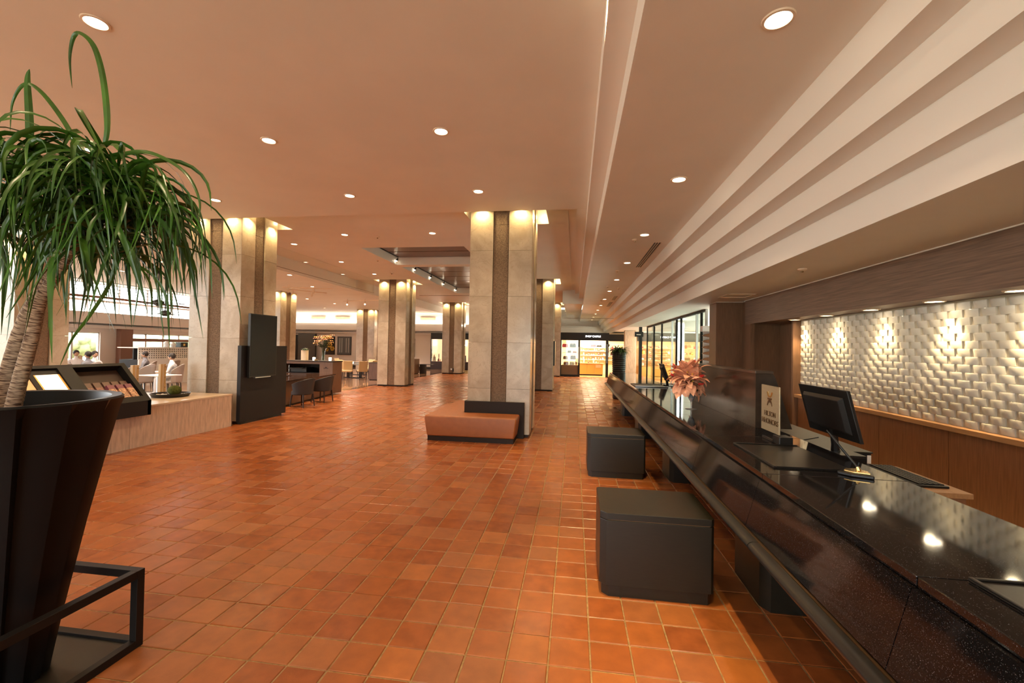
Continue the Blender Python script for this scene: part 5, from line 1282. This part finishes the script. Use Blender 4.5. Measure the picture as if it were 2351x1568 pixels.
# ceiling fans
for k,(x,y,zc) in enumerate(((-14.1,13.05,3.10),(-15.3,14.45,2.84))):
    t = thing('ceiling_fan',(x,y,ZR),['black ceiling fan over the cafe, the nearer one','black ceiling fan over the cafe, the farther one'][k],'fan','cafe ceiling fans')
    obj('rod', MB().tube([(x,y,ZR),(x,y,zc+.1)],.02,8), 'black', t); obj('canopy', MB().lathe([(.10,0),(.03,-.10)],(x,y,ZR),14), 'black', t)
    obj('motor', MB().lathe([(.05,.12),(.17,.06),(.17,-.03),(.06,-.10)],(x,y,zc),16), 'black', t, smooth=True)
    for q in range(5):
        a = q*2*PI/5+.4; d_ = Vector((math.cos(a),math.sin(a),0)); n_ = Vector((-math.sin(a),math.cos(a),0)); p0 = Vector((x,y,zc-.02))+d_*.16; p1 = p0+d_*.62
        m = MB(); vs = [p0-n_*.04,p0+n_*.04,p1+n_*.08,p1-n_*.08]; m.add([tuple(v) for v in vs]+[tuple(v+Vector((0,0,.012))) for v in vs],[(0,1,2,3),(7,6,5,4),(0,4,5,1),(1,5,6,2),(2,6,7,3),(3,7,4,0)]); obj('blade', m, 'black', t)
# lattice fronted service counter with pots
t = thing('lattice_counter',(-17,16,0),'white service counter with a square lattice front in the cafe','counter')
obj('body', MB().box(-17.9,-17.08,15.0,18.2,0,1.05), 'black', t); obj('top', MB().box(-17.95,-16.98,14.95,18.25,1.50,1.54), 'white', t); obj('lower_front', MB().box(-17.06,-17.0,15.0,18.2,0,1.05), 'white', t)
lm = MB()
for q in range(33): y = 15.0+q*.1; lm.box(-17.05,-17.02,y-.022,y+.022,1.05,1.5)
for q in range(6): z = 1.07+q*.085; lm.box(-17.055,-17.015,15,18.2,z-.018,z+.018)
obj('lattice', lm, 'white', t); obj('dark_backing', MB().box(-17.3,-17.25,15.0,18.2,1.05,1.5), 'black', t)
for k,(y,r_,h_,mt) in enumerate(((16.55,.12,.26,'white'),(16.85,.10,.22,'white'))):
    t = thing('water_jug',(-17.4,y,1.54),['white jug on the lattice counter, left','white jug on the lattice counter, right'][k],'jug','jugs on the lattice counter'); obj('body', MB().lathe([(r_*.8,.001),(r_,h_*.5),(r_*.5,h_*.85),(r_*.55,h_)],(-17.4,y,1.54),14), mt, t, smooth=True); obj('handle', MB().tube([(-17.4,y+r_*.8,1.54+h_*.3),(-17.4,y+r_*1.6,1.54+h_*.6),(-17.4,y+r_*.5,1.54+h_*.9)],.012,6), 'white', t)
t = thing('coffee_machine',(-17.4,17.25,1.54),'small dark machine on the lattice counter','machine'); obj('body', MB().box(-17.55,-17.25,17.1,17.45,1.541,1.76), 'black_plastic', t, bevel=.01); obj('dial', MB().box(-17.25,-17.245,17.2,17.3,1.6,1.7), 'brass', t)
# cafe chairs, tables, people
def cafe_chair():
    t = local('cafe_chair',(0,0,0),'','chair','curved back chairs in the cafe')
    m = MB(); n = 10; v = []
    for i in range(n+1):
        a = -PI*.42+PI*.84*i/n; s_ = abs(2*i/n-1); top = 1.04-.22*s_**2
        for (r,z) in ((.30,.44),(.36,top),(.32,top),(.26,.44)): v.append((r*math.cos(a)-.04,r*math.sin(a)*.95,z))
    f = []
    for i in range(n):
        for j in range(4): k = i*4; f.append((k+j,k+(j+1)%4,k+4+(j+1)%4,k+4+j))
    f += [(0,1,2,3),(n*4+3,n*4+2,n*4+1,n*4)]
    obj('backrest', m.add(v,f), 'cafe_uph', t, bevel=.012, smooth=True)
    obj('seat', MB().lathe([(.22,.40),(.26,.42),(.26,.47),(.001,.49)],(-.02,0,0),18), 'cafe_uph', t, smooth=True)
    for sx,sy in ((1,1),(1,-1),(-1,1),(-1,-1)): obj('leg', MB().tube([(sx*.17,sy*.17,.42),(sx*.2,sy*.2,0)],[.02,.014],6), 'dark_leg', t)
    return t
cc = cafe_chair()
spots_ = [(-13.25,11.25,.3,'nearest the pale wood post'),(-14.1,12.6,.2,'just behind the nearest cafe table'),(-13.3,12.9,.5,'right of the nearest cafe table'),(-15.3,12.4,3.3,'left of the second cafe table'),
 (-14.9,14.1,.4,'beside the stone column'),(-16.6,12.9,.2,'in front of the cafe window, left'),(-17.3,13.6,3.0,'in front of the cafe window, second'),(-16.0,14.4,.6,'under the second fan'),(-18.75,14.1,2.8,'beside the brown window pier'),(-16.2,11.7,.3,'far left of the cafe'),(-12.7,13.8,.9,'close behind the left column'),(-15.2,11.2,2.9,'behind the black display case'),(-16.3,15.7,.2,'in front of the lattice counter')]
for k,(x,y,rz,lb) in enumerate(spots_):
    lb = 'taupe curved cafe chair '+lb
    if k==0: cc.location = (x,y,0); cc.rotation_euler = (0,0,rz); cc['label'] = lb
    else: dup(cc,(x,y,0),rz,lb)
ct = None
for k,(x,y,lb) in enumerate(((-12.9,12.0,'white topped cafe table nearest the glass posts'),(-14.7,13.2,'white topped cafe table in mid cafe'),(-17.4,12.6,'white topped cafe table by the left window'),(-17.9,14.5,'white topped cafe table by the brown pier'))):
    if ct is None:
        ct = local('cafe_table',(x,y,0),lb,'table','white topped cafe tables'); obj('table_top', MB().box(-.45,.45,-.4,.4,.71,.735), 'white', ct, bevel=.005); obj('stem', MB().cyl(0,0,.02,.71,.04,10), 'steel', ct); obj('foot', MB().cyl(0,0,0,.02,.25,16), 'steel', ct)
    else: dup(ct,(x,y,0),0,lb)
def person(x,y,rz,label,shirt,sc=1,hs=1):
    t = local('person',(x,y,0),label,'person','guests seated in the cafe',rz); t.scale = (sc,)*3
    J = [(-.05,0,.655),(-.05,.0,.76),(-.04,0,.92),(-.03,0,1.04),(-.04,0,1.14),(-.05,0,1.22),   # pelvis..head base
         (-.08,.10,.60),(-.42,.12,.58),(-.44,.12,.10),(-.54,.13,.045),(-.08,-.10,.60),(-.42,-.12,.58),(-.44,-.12,.10),(-.54,-.13,.045),
         (0,.19,1.0),(-.06,.25,.78),(-.30,.16,.76),(0,-.19,1.0),(-.06,-.25,.78),(-.30,-.16,.76)]
    E_ = [(0,1),(1,2),(2,3),(3,4),(4,5),(0,6),(6,7),(7,8),(8,9),(0,10),(10,11),(11,12),(12,13),(2,14),(14,15),(15,16),(2,17),(17,18),(18,19)]
    Rr = [(.12,.14),(.12,.13),(.12,.15),(.09,.12),(.055,.055),(.05,.05),(.09,.09),(.065,.065),(.045,.045),(.04,.04),(.09,.09),(.065,.065),(.045,.045),(.04,.04),(.07,.07),(.045,.045),(.035,.035),(.07,.07),(.045,.045),(.035,.035)]
    me = bpy.data.meshes.new('body'); me.from_pydata(J,E_,[]); o = bpy.data.objects.new('body', me); COL.objects.link(o); o.parent = t; me.materials.append(M[shirt])
    s_ = o.modifiers.new('skin','SKIN'); 
    for i,r in enumerate(Rr): me.skin_vertices[0].data[i].radius = r
    me.skin_vertices[0].data[0].use_root = True
    o.modifiers.new('sub','SUBSURF').levels = 1; o.modifiers['sub'].render_levels = 1
    hd = MB().sphere((-.05,0,1.27),.092,sx=1.02,sy=.84,sz=1.22,n=14,m=10); hd.sphere((-.145,0,1.26),.018,n=6,m=4)
    for s in (-1,1): hd.sphere((-.045,s*.078,1.265),.018,sz=1.4,n=6,m=4)
    for s in (-1,1): # hands with fingers
        hd.sphere((-.33,s*.15,.755),.036,sx=1.2,sz=.5,n=8,m=5)
        for q in range(4): hd.tube([(-.355,s*(.125+q*.017),.755),(-.40,s*(.128+q*.014),.752),(-.425,s*(.130+q*.012),.742)],[.009,.008,.006],5)
        hd.tube([(-.33,s*.118,.757),(-.355,s*.10,.752)],[.010,.008],5)
    obj('head_and_hands', hd, 'skin', t, smooth=True)
    hr = MB().sphere((-.033,0,1.30),.103,sx=1.0,sy=.90,sz=1.06,n=14,m=10); obj('hair', hr, 'hair', t, smooth=True)
    ey = MB(); 
    for s in (-1,1): ey.sphere((-.132,s*.032,1.275),.009,n=6,m=4)
    obj('eyes', ey, 'hair', t)
for (x,y,rz,lb,sh_) in ((-16.6,12.9,.2,'dark haired guest in grey seated at the left cafe window',"shirt_grey"),(-17.3,13.6,3.0,'guest in a white shirt leaning at the cafe window table',"shirt_white"),(-16.0,14.4,.6,'guest with dark hair seated under the second fan',"shirt_grey"),(-18.75,14.1,2.8,'dark haired guest in white beside the brown pier',"shirt_white"),(-13.3,12.9,.5,'guest in white seated just left of the left column',"shirt_white")):
    person(x,y,rz,lb,sh_)
# dark post piece seen low on the far column
t = thing('socket_box',(-7.6,28.0,.3),'small white socket box low on the distant column','socket'); obj('plate', MB().box(-7.96,-7.86,27.66,27.69,.25,.36), 'white', t); obj('cover', MB().box(-7.83,-7.75,27.66,27.69,.15,.36), 'black', t)
